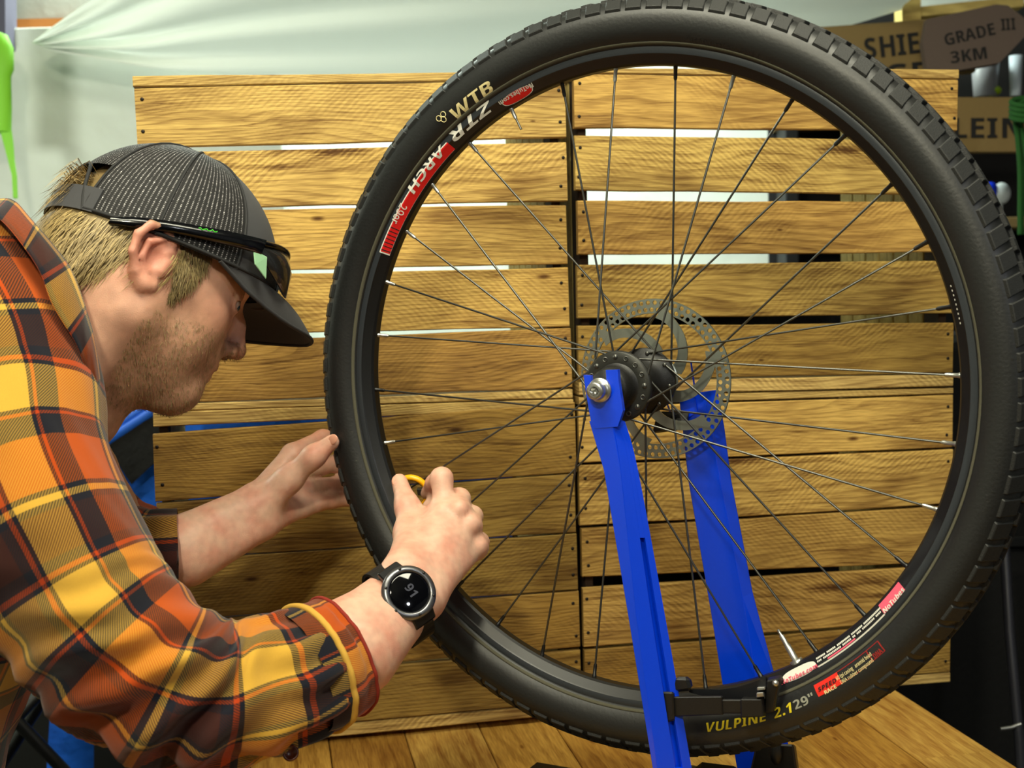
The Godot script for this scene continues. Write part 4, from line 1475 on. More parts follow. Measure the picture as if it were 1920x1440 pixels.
func person() -> void:
	skin_n = noise(77, 1.0, 3)
	var ho := W(266, 512, 1.145)
	var ps := deg_to_rad(31.0)
	var th := deg_to_rad(23.0)
	var fw := Vector3(cos(ps) * cos(th), -sin(th), -sin(ps) * cos(th))
	var r0 := fw.cross(Vector3.UP).normalized()
	var u0 := r0.cross(fw)
	var ro := deg_to_rad(5.0)
	H = Transform3D(CB * Basis(fw, u0 * cos(ro) - r0 * sin(ro), r0 * cos(ro) + u0 * sin(ro)), ho)
	var foot := Vector3(W(-120, 1440, 1.15).x, 0, W(-120, 1440, 1.15).z)
	var t := thing("person", "man in an orange, yellow and black plaid shirt and dark cap leaning over the wheel", "person", foot)
	var T0 := Transform3D(Basis(), -foot)
	var skin := plain(Color.WHITE, 0.48)
	skin.vertex_color_use_as_albedo = true
	skin.metallic_specular = 0.45
	skin.subsurf_scatter_enabled = true
	skin.subsurf_scatter_strength = 0.12
	skin = speckle(skin, 0.12, 0.012, 22.0, 71)
	# ---- body
	var hf := head_field()
	var hnet := hf.net(Vector3(-0.16, -0.19, -0.105), Vector3(0.14, 0.135, 0.105), 0.0028)
	var rh := right_hand()
	var rnet := rh.net(W(600, 1330, 1.13) - Vector3(0.02, 0.02, 0.16), W(935, 860, 1.2) + Vector3(0.02, 0.02, 0.26), 0.0027)
	var lh := left_hand()
	var lnet := lh.net(W(290, 1140, 1.28) - Vector3(0.02, 0.02, 0.14), W(720, 790, 1.3) + Vector3(0.02, 0.02, 0.10), 0.0028)
	var bf := Field.new()
	bf.cap(W(50, 720, 1.18), W(-60, 830, 1.18), 0.06, 0.11, 0.03)
	bf.cap(W(-60, 830, 1.18), W(-260, 1430, 1.22), 0.11, 0.12, 0.03)
	bf.cap(W(-40, 740, 1.08), W(50, 960, 0.995), 0.055, 0.052, 0.05)
	bf.cap(W(50, 960, 0.995), W(300, 1280, 0.975), 0.052, 0.046, 0.03)
	bf.cap(W(300, 1280, 0.975), W(560, 1275, 1.03), 0.042, 0.034, 0.02)
	bf.cap(W(80, 760, 1.28), W(190, 980, 1.27), 0.045, 0.042, 0.04)
	bf.cap(W(190, 980, 1.27), W(270, 1034, 1.252), 0.034, 0.028, 0.02)
	var hips := foot + Vector3(-0.16, 0.86, -0.1)
	bf.cap(W(-260, 1430, 1.22), hips, 0.12, 0.115, 0.03)
	for z in [-0.1, 0.1]:
		bf.cap(hips + Vector3(0, -0.05, z), Vector3(foot.x - 0.05, 0.46, foot.z + z), 0.085, 0.055, 0.05)
		bf.cap(Vector3(foot.x - 0.05, 0.46, foot.z + z), Vector3(foot.x - 0.1, 0.07, foot.z + z), 0.055, 0.04, 0.03)
		bf.cap(Vector3(foot.x - 0.12, 0.035, foot.z + z), Vector3(foot.x + 0.06, 0.03, foot.z + z), 0.036, 0.03, 0.03)
	var bnet := bf.net(Vector3(foot.x - 0.65, 0.0, foot.z - 0.4), Vector3(W(600, 1200, 1.05).x, W(0, 560, 1.0).y, foot.z + 0.4), 0.016)
	obj("body", joined([[hnet, T0 * H, head_color], [rnet, T0, hand_color], [lnet, T0, hand_color], [bnet, T0, func(_p): return Color(0.5, 0.27, 0.18)]]), skin, t)
	face_parts(t, T0)
	hair(t, T0, hnet)
	cap(t, T0)
	shirt(t, T0)
	trousers(t, T0, foot, hips)
	nails(t, T0)
	sunglasses()
	watch()
	wrench()


func right_hand() -> Field:
	var f := Field.new()
	var z := 0.045
	# forearm and wrist
	f.cap(W(470, 1318, 1.01), W(650, 1214, 1.06), 0.043, 0.0365, 0.02)
	f.cap(W(645, 1205, 1.06), W(743, 1096, 1.12), 0.0345, 0.0190, 0.02)
	f.cap(W(675, 1226, 1.06), W(790, 1126, 1.12), 0.0335, 0.0190, 0.02)
	# back of the hand
	f.cap(W(750, 1090, 1.12), W(828, 962, 1.155 + z), 0.0155, 0.0112, 0.018)
	f.cap(W(766, 1102, 1.12), W(856, 960, 1.15 + z), 0.0155, 0.0106, 0.018)
	f.cap(W(782, 1112, 1.12), W(877, 988, 1.15 + z), 0.0155, 0.0104, 0.018)
	f.cap(W(796, 1120, 1.12), W(889, 1028, 1.155 + z), 0.0150, 0.0106, 0.018)
	f.cap(W(800, 1040, 1.165 + z), W(860, 1030, 1.185 + z), 0.018, 0.016, 0.02)
	# index: up to the bent joint, then over towards the thumb
	f.chain([W(834, 962, 1.155 + z), W(828, 897, 1.168 + z), W(816, 906, 1.204 + z), W(800, 924, 1.222 + z)], [0.0118, 0.0102, 0.0088, 0.0072], 0.008)
	# the other fingers close away from the camera
	f.chain([W(860, 957, 1.15 + z), W(862, 935, 1.185 + z), W(828, 928, 1.21 + z), W(805, 950, 1.205 + z)], [0.0124, 0.0100, 0.0090, 0.0075], 0.007)
	f.chain([W(882, 985, 1.15 + z), W(886, 968, 1.19 + z), W(850, 960, 1.215 + z), W(825, 982, 1.205 + z)], [0.0121, 0.0098, 0.0088, 0.0074], 0.007)
	f.chain([W(895, 1026, 1.155 + z), W(899, 1016, 1.19 + z), W(868, 1005, 1.21 + z), W(845, 1022, 1.20 + z)], [0.0116, 0.0090, 0.0080, 0.0068], 0.007)
	# knuckles and tendons
	for q in [[832, 958, 1.143], [862, 953, 1.138], [884, 982, 1.139], [897, 1022, 1.145]]:
		f.ell(W(q[0], q[1], q[2] + z), Vector3(0.0072, 0.0072, 0.0062), 0.008)
	# thumb
	f.chain([W(760, 1070, 1.12), W(766, 1000, 1.145 + z), W(764, 950, 1.172 + z), W(749, 903, 1.192 + z)], [0.0190, 0.0128, 0.0108, 0.0084], 0.012)
	f.cap(W(790, 1010, 1.15 + z), W(815, 975, 1.165 + z), 0.012, 0.010, 0.02)
	return f


func left_hand() -> Field:
	var f := Field.new()
	f.cap(W(262, 1034, 1.25), W(350, 1031, 1.262), 0.030, 0.0315, 0.012)
	f.cap(W(350, 1016, 1.262), W(472, 944, 1.302), 0.0300, 0.0195, 0.012)
	f.cap(W(352, 1046, 1.262), W(488, 980, 1.302), 0.0300, 0.0195, 0.012)
	# palm
	f.cap(W(476, 946, 1.305), W(548, 852, 1.342), 0.0170, 0.0115, 0.012)
	f.cap(W(482, 958, 1.308), W(566, 882, 1.358), 0.0160, 0.0105, 0.012)
	f.cap(W(486, 968, 1.308), W(572, 918, 1.358), 0.0160, 0.0105, 0.012)
	f.cap(W(490, 978, 1.304), W(566, 950, 1.342), 0.0165, 0.0118, 0.012)
	# ball of the thumb and thumb
	f.chain([W(488, 950, 1.300), W(542, 898, 1.297), W(588, 856, 1.288), W(622, 829, 1.284)], [0.0205, 0.0135, 0.0108, 0.0084], 0.012)
	# fingers go round behind the tyre
	f.chain([W(548, 852, 1.342), W(605, 822, 1.372), W(660, 822, 1.392), W(690, 832, 1.385)], [0.0120, 0.0095, 0.0085, 0.0072], 0.006)
	f.chain([W(566, 882, 1.358), W(632, 868, 1.386), W(680, 872, 1.394), W(708, 880, 1.385)], [0.0110, 0.0095, 0.0085, 0.0072], 0.006)
	f.chain([W(572, 918, 1.358), W(636, 908, 1.384), W(684, 908, 1.392), W(710, 912, 1.385)], [0.0110, 0.0092, 0.0082, 0.0070], 0.006)
	f.chain([W(566, 950, 1.342), W(622, 938, 1.366), W(664, 936, 1.382), W(690, 936, 1.38)], [0.0120, 0.0088, 0.0078, 0.0066], 0.006)
	return f


func nails(t: Node3D, T0: Transform3D) -> void:
	var m := plain(Color(0.86, 0.62, 0.52), 0.3)
	for q in [[Vector3(624, 824, 1.2755), Vector3(588, 856, 1.288)], [Vector3(744, 903, 1.2305), Vector3(764, 950, 1.217)]]:
		var a := W(q[0].x, q[0].y, q[0].z)
		var d := (a - W(q[1].x, q[1].y, q[1].z)).normalized()
		var n := (EYE - a).normalized()
		n = (n - d * n.dot(d) + Vector3(-0.1, 0.25, 0)).normalized()
		var s := Sh.new()
		var x := d.cross(n).normalized()
		s.ellipsoid(T0 * a, Vector3(0.0052, 0.0013, 0.0066), 14, 8, Basis(x, x.cross(d).normalized(), d))
		obj("thumbnail", s, m, t)


func face_parts(t: Node3D, T0: Transform3D) -> void:
	for s in [-1.0, 1.0]:
		var e := Sh.new()
		e.ellipsoid(T0 * H * Vector3(0.0785, 0.0, 0.0355 * s), Vector3.ONE * 0.0112, 20, 14)
		var eye := obj("eye", e, plain(Color(0.62, 0.52, 0.47), 0.15), t)
		var i := Sh.new()
		var d := (H.basis * Vector3(0.85, -0.25, 0.46)).normalized()
		i.ellipsoid(T0 * H * Vector3(0.0785, 0.0, 0.0355 * s) + d * 0.0072, Vector3.ONE * 0.0049, 14, 10)
		obj("iris", i, plain(Color(0.12, 0.17, 0.20), 0.1), eye)
	var b := Sh.new()
	b.keep = true
	for s in [-1.0, 1.0]:
		for k in 90:
			var u := rng.randf()
			var p := Vector3(lerpf(0.0955, 0.086, u), 0.0145 + rng.randf_range(-0.003, 0.003) - 0.004 * u, lerpf(0.014, 0.047, u) * s)
			var d := Vector3(-0.2, rng.randf_range(-0.1, 0.5), s).normalized() * 0.008
			var w := Vector3(0, 0.0003, 0)
			b.col = Color(0.26, 0.15, 0.06) * rng.randf_range(0.7, 1.2)
			b.tri(T0 * H * (p - w), T0 * H * (p + w), T0 * H * (p + d))
	var hm := plain(Color.WHITE, 0.55)
	hm.vertex_color_use_as_albedo = true
	hm.cull_mode = BaseMaterial3D.CULL_DISABLED
	M.hair = hm
	obj("eyebrow", b, hm, t, "stuff")


func hair(t: Node3D, T0: Transform3D, hnet: Array) -> void:
	# scalp hair below the cap, behind the ear
	var f := Field.new()
	f.ell(Vector3(-0.006, 0.006, 0), Vector3(0.0915, 0.080, 0.0790), 0.01)
	f.cap(Vector3(-0.058, -0.020, -0.02), Vector3(-0.058, -0.020, 0.02), 0.038, 0.038, 0.02)
	f.ell(Vector3(-0.008, -0.004, 0.088), Vector3(0.021, 0.030, 0.014), 0.003, true)
	f.cap(Vector3(0.118, 0.0, 0), Vector3(0.105, -0.30, 0), 0.129, 0.129, 0.004, true)
	f.cap(Vector3(-0.16, -0.20, -0.2), Vector3(-0.16, -0.20, 0.2), 0.135, 0.135, 0.008, true)
	f.cap(Vector3(0.02, -0.20, -0.2), Vector3(0.02, -0.20, 0.2), 0.168, 0.168, 0.008, true)
	f.ell(Vector3(0.0, 0.16, 0), Vector3(0.35, 0.128, 0.35), 0.004, true)
	var net := f.net(Vector3(-0.13, -0.08, -0.1), Vector3(0.03, 0.07, 0.1), 0.0035)
	var hc := func(p: Vector3) -> Color:
		var k := 0.75 + 0.6 * skin_n.get_noise_3d(p.x * 180.0, p.y * 40.0, p.z * 180.0)
		return Color(0.27 * k, 0.19 * k, 0.075 * k)
	var ho := obj("hair", joined([[net, T0 * H, hc]]), M.hair, t)
	var s := Sh.new()
	s.keep = true
	var flow := func(p: Vector3) -> Vector3: return Vector3(-0.35 - p.x * 2.0, -1.0, 0.0)
	strands(s, net[0], net[1], func(p): return p.y < 0.015, flow, 5200, 0.024, 0.00042, 0.003)
	# sideburn and temple
	strands(s, hnet[0], hnet[1], func(p): return p.z > 0.05 and p.x > 0.008 and p.x < 0.036 + 0.55 * minf(p.y, 0.0) and p.x > 0.008 - 0.3 * p.y and p.y > -0.030 and p.y < 0.03, func(p): return Vector3(0.25, -1.0, 0), 800, 0.012, 0.00034, 0.0022)
	# tuft through the opening at the back of the cap
	for k in 520:
		var a := Vector3(-0.078 + rng.randf_range(-0.006, 0.01), 0.042 + rng.randf_range(-0.018, 0.018), rng.randf_range(-0.030, 0.030))
		var o := Vector3(-0.020 + rng.randf_range(-0.008, 0.006), -0.010 + rng.randf_range(-0.022, 0.016), rng.randf_range(-0.008, 0.008))
		var w := Vector3(rng.randf_range(-1, 1), rng.randf_range(-1, 1), 1).normalized() * 0.00045
		var m := a + o * 0.6 + Vector3(-0.002, 0.008, 0)
		var e := a + o + Vector3(0, -0.006, 0)
		var sh := rng.randf_range(0.55, 1.2)
		s.col = Color(0.36 * sh, 0.25 * sh, 0.10 * sh)
		s.tri(a - w, a + w, m + w)
		s.tri(a - w, m + w, m - w)
		s.tri(m - w, m + w, e)
	for i in s.V.size(): s.V[i] = T0 * H * s.V[i]
	obj("strand", s, M.hair, ho, "stuff")
	var bs := Sh.new()
	bs.keep = true
	strands(bs, hnet[0], hnet[1], func(p): return p.x > 0.0 and p.y < -0.035 - 0.2 * (0.06 - p.x) and p.y > -0.13 and absf(p.z) < 0.075 and not (p.x > 0.088 and absf(p.y + 0.0625) < 0.011), func(p): return Vector3(0.35, -1, 0), 5200, 0.0042, 0.00017, 0.0012)
	for i in bs.V.size():
		bs.V[i] = T0 * H * bs.V[i]
	obj("beard_stubble", bs, M.hair, t, "stuff")


# ---- cap, in the head frame
const CAP_C := Vector3(0.0125, 0.0132, 0)
const CAP_TURN := 12.0
const CAP_R := Vector3(0.1120, 0.1197, 0.0865)


func crown(az: float, t: float, grow := 0.0) -> Vector3:   # az from the front in degrees, t 0 rim .. 1 button
	var a := deg_to_rad(az - CAP_TURN)
	var rim := 0.020 + 0.007 * cos(a) + 0.004 * cos(2.0 * a)
	var e0 := asin(clampf((rim - CAP_C.y) / CAP_R.y, -1, 1))
	var e := lerpf(e0, PI / 2, t)
	var r := CAP_R + Vector3.ONE * grow
	# the front stands a little squarer
	var sq := 1.0 + 0.03 * maxf(0.0, cos(a)) * sin(2.0 * e)
	return CAP_C + Vector3(r.x * cos(e) * cos(a) * sq, r.y * sin(e), r.z * cos(e) * sin(a))


func cap_panel(a0: float, a1: float, xf: Transform3D, n := 20, m := 18, t0 := 0.0, grow := 0.0) -> Sh:
	var s := Sh.new()
	s.keep = true
	for i in n:
		for j in m:
			var q := []
			var uv := []
			for c in [[i, j], [i + 1, j], [i + 1, j + 1], [i, j + 1]]:
				var az := lerpf(a0, a1, float(c[0]) / n)
				var t := lerpf(t0, 1.0, float(c[1]) / m)
				q.append(xf * crown(az, t, grow))
				uv.append(Vector2(az / 360.0 * 0.62, t * 0.19))
			s.quad(q[0], q[3], q[2], q[1], uv[0], uv[3], uv[2], uv[1])
	return s


func cap(t: Node3D, T0: Transform3D) -> void:
	var X := T0 * H
	# mesh cloth: rows of little holes
	var n := 256
	var px := PackedByteArray()
	px.resize(n * n * 3)
	var nz := noise(88, 0.03, 2)
	for y in n:
		for x in n:
			var hx := fposmod(x / 32.0, 1.0) - 0.5
			var hy := fposmod(y / 16.0, 1.0) - 0.5
			var d := sqrt(hx * hx * 4.0 + hy * hy)
			var v := 30.0 if d > 0.34 else 125.0 + 90.0 * nz.get_noise_2d(x, y)
			if d > 0.34: v += 12.0 * absf(hx)
			var i := (y * n + x) * 3
			px[i] = int(v)
			px[i + 1] = int(v * 0.98)
			px[i + 2] = int(v * 0.98)
	var mesh := plain(Color.WHITE, 0.7)
	mesh.albedo_texture = tex(n, n, px)
	mesh.uv1_scale = Vector3(30, 30, 1)
	mesh.metallic_specular = 0.3
	mesh.cull_mode = BaseMaterial3D.CULL_DISABLED
	var cloth := speckle(plain(Color(0.225, 0.225, 0.235), 0.85), 0.15, 0.02, 60.0, 41)
	cloth.cull_mode = BaseMaterial3D.CULL_DISABLED
	cloth.rim_enabled = true
	cloth.rim = 0.3
	var o := Node3D.new()
	o.name = "cap"
	t.add_child(o)
	obj("front_panel", cap_panel(-76, 76, X, 28), cloth, o)
	for q in [[76, 118], [118, 156], [-76, -118], [-118, -156]]:
		obj("mesh_panel", cap_panel(q[0], q[1], X), mesh, o)
	obj("mesh_panel", cap_panel(156, 204, X, 12, 14, 0.30), mesh, o)
	var s := Sh.new()
	for az in [76, 118, 156, -76, -118, -156]:
		var pts := []
		for i in 15: pts.append(X * crown(az, 0.0 + i / 14.0, 0.0004))
		s.tube(pts, [0.0013], 6)
	var rim := []
	for i in 41: rim.append(X * crown(lerpf(-156, 156, i / 40.0), 0.012, 0.0006))
	s.tube(rim, [0.0018], 6)
	var arch := []
	for i in 13: arch.append(X * crown(lerpf(156, 204, i / 12.0), 0.30 * sin(PI * i / 12.0), 0.0006))
	s.tube(arch, [0.0018], 6)
	s.ellipsoid(X * crown(0, 1.0), Vector3(0.006, 0.004, 0.006), 12, 8)
	obj("seam", s, plain(Color(0.11, 0.11, 0.115), 0.8), o)
	s = Sh.new()
	var st := []
	for i in 13:
		var az := lerpf(150, 210, i / 12.0)
		st.append(PackedVector3Array([X * crown(az, 0.0, 0.002), X * crown(az, 0.13, 0.002), X * crown(az, 0.13, 0.0005), X * crown(az, 0.0, 0.0005)]))
	s.sg = -1
	s.loft(st, true, [], [], true)
	obj("strap", s, cloth, o)
	# bill
	s = Sh.new()
	var rows := []
	var nb := 28
	for j in 13:
		var v := j / 12.0
		var ring := PackedVector3Array()
		for side in [0, 1]:
			for i in nb + 1:
				var k := i if side == 0 else nb - i
				var u := float(k) / nb * 2.0 - 1.0
				var inner := crown(u * 86.0, 0.01, 0.0005)
				var oz := 0.087 * signf(u) * pow(absf(u), 0.85)
				var uu := absf(oz) / 0.087
				var ox := 0.045 + 0.153 * pow(maxf(0.0, 1.0 - pow(uu, 1.6)), 0.55)
				var outer := Vector3(ox, 0.017 - 0.028 * uu * uu + 0.006 * signf(u) * uu, oz).rotated(Vector3.UP, deg_to_rad(CAP_TURN))
				outer = outer.lerp(inner, pow(absf(u), 9.0))
				var p := inner.lerp(outer, v)
				p.y += 0.006 * sin(PI * v) * (1.0 - 0.6 * u * u)
				if side == 1: p.y -= 0.0034 * (1.0 if j < 12 else 0.5)
				elif j == 12: p.y -= 0.0010
				ring.append(X * p)
		rows.append(ring)
	s.loft(rows, true, [], [], false)
	obj("bill", s, cloth, o)
	s = Sh.new()
	var edge := []
	for i in nb + 1: edge.append((rows[12][i] + rows[12][2 * nb + 1 - i]) / 2)
	s.tube(edge, [0.0020], 8)
	obj("bill_edge", s, plain(Color(0.20, 0.20, 0.21), 0.8), o)


func sunglasses() -> void:
	var t := thing("sunglasses", "black wraparound sunglasses resting on the front of the dark cap", "sunglasses", H.origin, H.basis)
	var at := func(az: float, y: float, g: float) -> Vector3:
		var a := deg_to_rad(az)
		var e := asin(clampf((y - CAP_C.y) / CAP_R.y, -1, 1))
		return Vector3(CAP_C.x + (CAP_R.x + g) * cos(e) * cos(a), y, (CAP_R.z + g) * cos(e) * sin(a))
	var black := plain(Color(0.015, 0.017, 0.03), 0.18)
	var glass := plain(Color(0.02, 0.022, 0.03), 0.06)
	glass.clearcoat_enabled = true
	glass.clearcoat = 1.0
	# lenses and frame
	for sd in [-1.0, 1.0]:
		var s := Sh.new()
		var rows := []
		for i in 13:
			var az: float = lerpf(3, 52, i / 12.0) * sd + 4.0
			var w := sin(PI * clampf(0.12 + 0.8 * i / 12.0, 0, 1))
			var g := 0.007 + 0.007 * sin(PI * i / 12.0)
			rows.append(PackedVector3Array([at.call(az, 0.050 - 0.024 * w, g + 0.002), at.call(az, 0.050 + 0.002 * w, g + 0.005), at.call(az, 0.050 + 0.018 * w, g + 0.003), at.call(az, 0.050 + 0.018 * w, g + 0.001), at.call(az, 0.050 - 0.024 * w, g)]))
		s.loft(rows, true, [], [], true)
		obj("lens", s, glass, t)
		s = Sh.new()
		var top := []
		for i in 14:
			var az: float = lerpf(0, 58, i / 13.0) * sd + 4.0
			top.append(at.call(az, 0.050 + 0.019 * sin(PI * clampf(0.30 + 0.68 * i / 13.0, 0, 1)), 0.010 + 0.006 * sin(PI * i / 13.0)))
		s.tube(top, [0.0030], 8)
		obj("frame", s, black, t)
		s = Sh.new()
		var temple := []
		for i in 16:
			var f := i / 15.0
			var az: float = lerpf(53, 122, f) * sd + 4.0
			var y := 0.051 - 0.040 * f
			var p: Vector3 = at.call(az, y, lerpf(0.012, 0.0045, minf(1.0, f * 2.2)))
			var hh := lerpf(0.0095, 0.0058, minf(1.0, f * 1.3)) if f < 0.9 else 0.0045
			var n := (p - Vector3(CAP_C.x, y, 0)).normalized() * 0.0022
			temple.append(PackedVector3Array([p + n + Vector3(0, -hh * 0.8, 0), p + n * 1.2, p + n + Vector3(0, hh * 0.8, 0), p - n + Vector3(0, hh * 0.8, 0), p - n + Vector3(0, -hh * 0.8, 0)]))
		s.loft(temple, true, [], [], true)
		var to := obj("temple", s, black, t)
		if sd > 0:
			s = Sh.new()
			var em := []
			for i in 15:
				var f := i / 14.0
				em.append(at.call(lerpf(78, 90, f), 0.0425 - 0.0075 * f + 0.0010 * sin(f * 28.0), 0.0092 - 0.002 * f))
			s.tube(em, [0.0006], 5)
			obj("emblem", s, plain(Color(0.25, 0.75, 0.15), 0.5), to)
			s = Sh.new()
			s.hexa([at.call(59, 0.031, 0.0115), at.call(50, 0.025, 0.0130), at.call(53, 0.045, 0.0135), at.call(62, 0.043, 0.0115), at.call(59, 0.031, 0.0100), at.call(50, 0.025, 0.0115), at.call(53, 0.045, 0.0115), at.call(62, 0.043, 0.0100)], 0.0006)
			obj("side_window", s, plain(Color(0.60, 0.78, 0.62), 0.25), to)


func watch() -> void:
	var c := W(767, 1111, 1.080)
	var d := (W(828, 1040, 1.12) - W(700, 1170, 1.06)).normalized()        # along the arm
	var n := ((EYE - c).normalized() + CB * Vector3(0.10, 0.12, 0)).normalized()
	n = (n - d * n.dot(d) * 0.7).normalized()
	var y := (CB * Vector3(-0.52, 0.85, 0))
	y = (y - n * y.dot(n)).normalized()
	var x := y.cross(n)
	var b := Basis(x, y, n)
	var t := thing("wristwatch", "black round digital watch with a grey bezel worn on the near wrist", "watch", c, b)
	var s := Sh.new()
	s.lathe([Vector2(0, -0.011), Vector2(0.019, -0.011), Vector2(0.0235, -0.007), Vector2(0.0245, -0.003), Vector2(0.0245, 0.0), Vector2(0.0, 0.0)], Basis(), 48)
	obj("case", s, M.black_plastic, t)
	s = Sh.new()
	s.lathe([Vector2(0.0250, -0.0035), Vector2(0.0255, -0.001), Vector2(0.0248, 0.0015), Vector2(0.0215, 0.0030), Vector2(0.0195, 0.0028), Vector2(0.0188, 0.0015), Vector2(0.0188, -0.0035)], Basis(), 48, Vector3.ZERO, true)
	obj("bezel", s, plain(Color(0.42, 0.42, 0.43), 0.30, 0.85), t)
	for k in 6:
		s = Sh.new()
		var a := TAU * (k + 0.3) / 6.0
		s.lathe([Vector2(0.0, 0.0012), Vector2(0.0012, 0.0010), Vector2(0.0013, 0.0)], Basis(), 10, Vector3(cos(a) * 0.0222, sin(a) * 0.0222, 0.0026))
		obj("bezel_screw", s, M.black_paint, t)
	s = Sh.new()
	s.lathe([Vector2(0.0, 0.0022), Vector2(0.0170, 0.0021), Vector2(0.0190, 0.0014), Vector2(0.0190, 0.0)], Basis(), 48)
	var g := plain(Color(0.008, 0.009, 0.022), 0.05)
	obj("glass", s, g, t)
	flat_text("91", 0.0085, Transform3D(Basis(Vector3(0, -1, 0), Vector3(1, 0, 0), Vector3.BACK), Vector3(0.002, 0.0, 0.0022)), plain(Color(0.16, 0.165, 0.22), 0.4), t, "digits")
	for k in 3:
		s = Sh.new()
		var a := deg_to_rad(162.0 + 23.0 * k)
		s.tube([Vector3(cos(a), sin(a), 0) * 0.0235 - Vector3(0, 0, 0.003), Vector3(cos(a), sin(a), 0) * 0.0285 - Vector3(0, 0, 0.003)], [0.0023], 10)
		obj("button", s, plain(Color(0.45, 0.05, 0.04), 0.4) if k == 2 else M.spoke, t)
	# strap: an oval band round the wrist
	s = Sh.new()
	var rings := []
	for i in 49:
		var a := TAU * i / 48.0
		var w := 0.0115
		var r0 := Vector2(0.0405, 0.0330)
		var ring := PackedVector3Array()
		for q in [[-w, 0.0], [w, 0.0], [w, -0.0032], [-w, -0.0032]]:
			ring.append(Vector3(q[0], (r0.x + q[1]) * sin(a), (r0.y + q[1]) * cos(a) - 0.0405))
		rings.append(ring)
	s.sg = -1
	s.loft(rings)
	obj("strap", s, M.black_plastic, t)
	for sg in [-1.0, 1.0]:
		s = Sh.new()
		s.hexa([Vector3(-0.012, 0.020 * sg, -0.001), Vector3(0.012, 0.020 * sg, -0.001), Vector3(0.011, 0.031 * sg, -0.008), Vector3(-0.011, 0.031 * sg, -0.008), Vector3(-0.012, 0.020 * sg, -0.008), Vector3(0.012, 0.020 * sg, -0.008), Vector3(0.011, 0.031 * sg, -0.013), Vector3(-0.011, 0.031 * sg, -0.013)], 0.001)
		obj("lug", s, plain(Color(0.12, 0.12, 0.125), 0.35, 0.6), t)


func wrench() -> void:
	var c := W(774, 921, 1.268)
	var n := (CB * Vector3(-0.25, -0.42, 0.87)).normalized()
	var x := n.cross(Vector3.UP).normalized()
	var t := thing("spoke_wrench", "small yellow ring shaped spoke wrench pinched between thumb and index finger", "wrench", c, Basis(x, n.cross(x), n))
	var s := Sh.new()
	var prof := []
	for i in 12:
		var a := TAU * i / 12.0
		prof.append(Vector2(0.0165 + 0.0030 * cos(a), 0.0036 * sin(a)))
	s.lathe(prof, Basis(), 40, Vector3.ZERO, true)
	obj("grip", s, M.yellow_plastic, t)
	s = Sh.new()
	s.lathe([Vector2(0.0138, 0.0022), Vector2(0.0150, 0.0022), Vector2(0.0150, -0.0022), Vector2(0.0138, -0.0022)], Basis(), 32, Vector3.ZERO, true)
	s.box(Vector3(-0.010, 0, 0), Vector3(0.009, 0.008, 0.0044), 0.0005)
	obj("head", s, M.spoke, t)


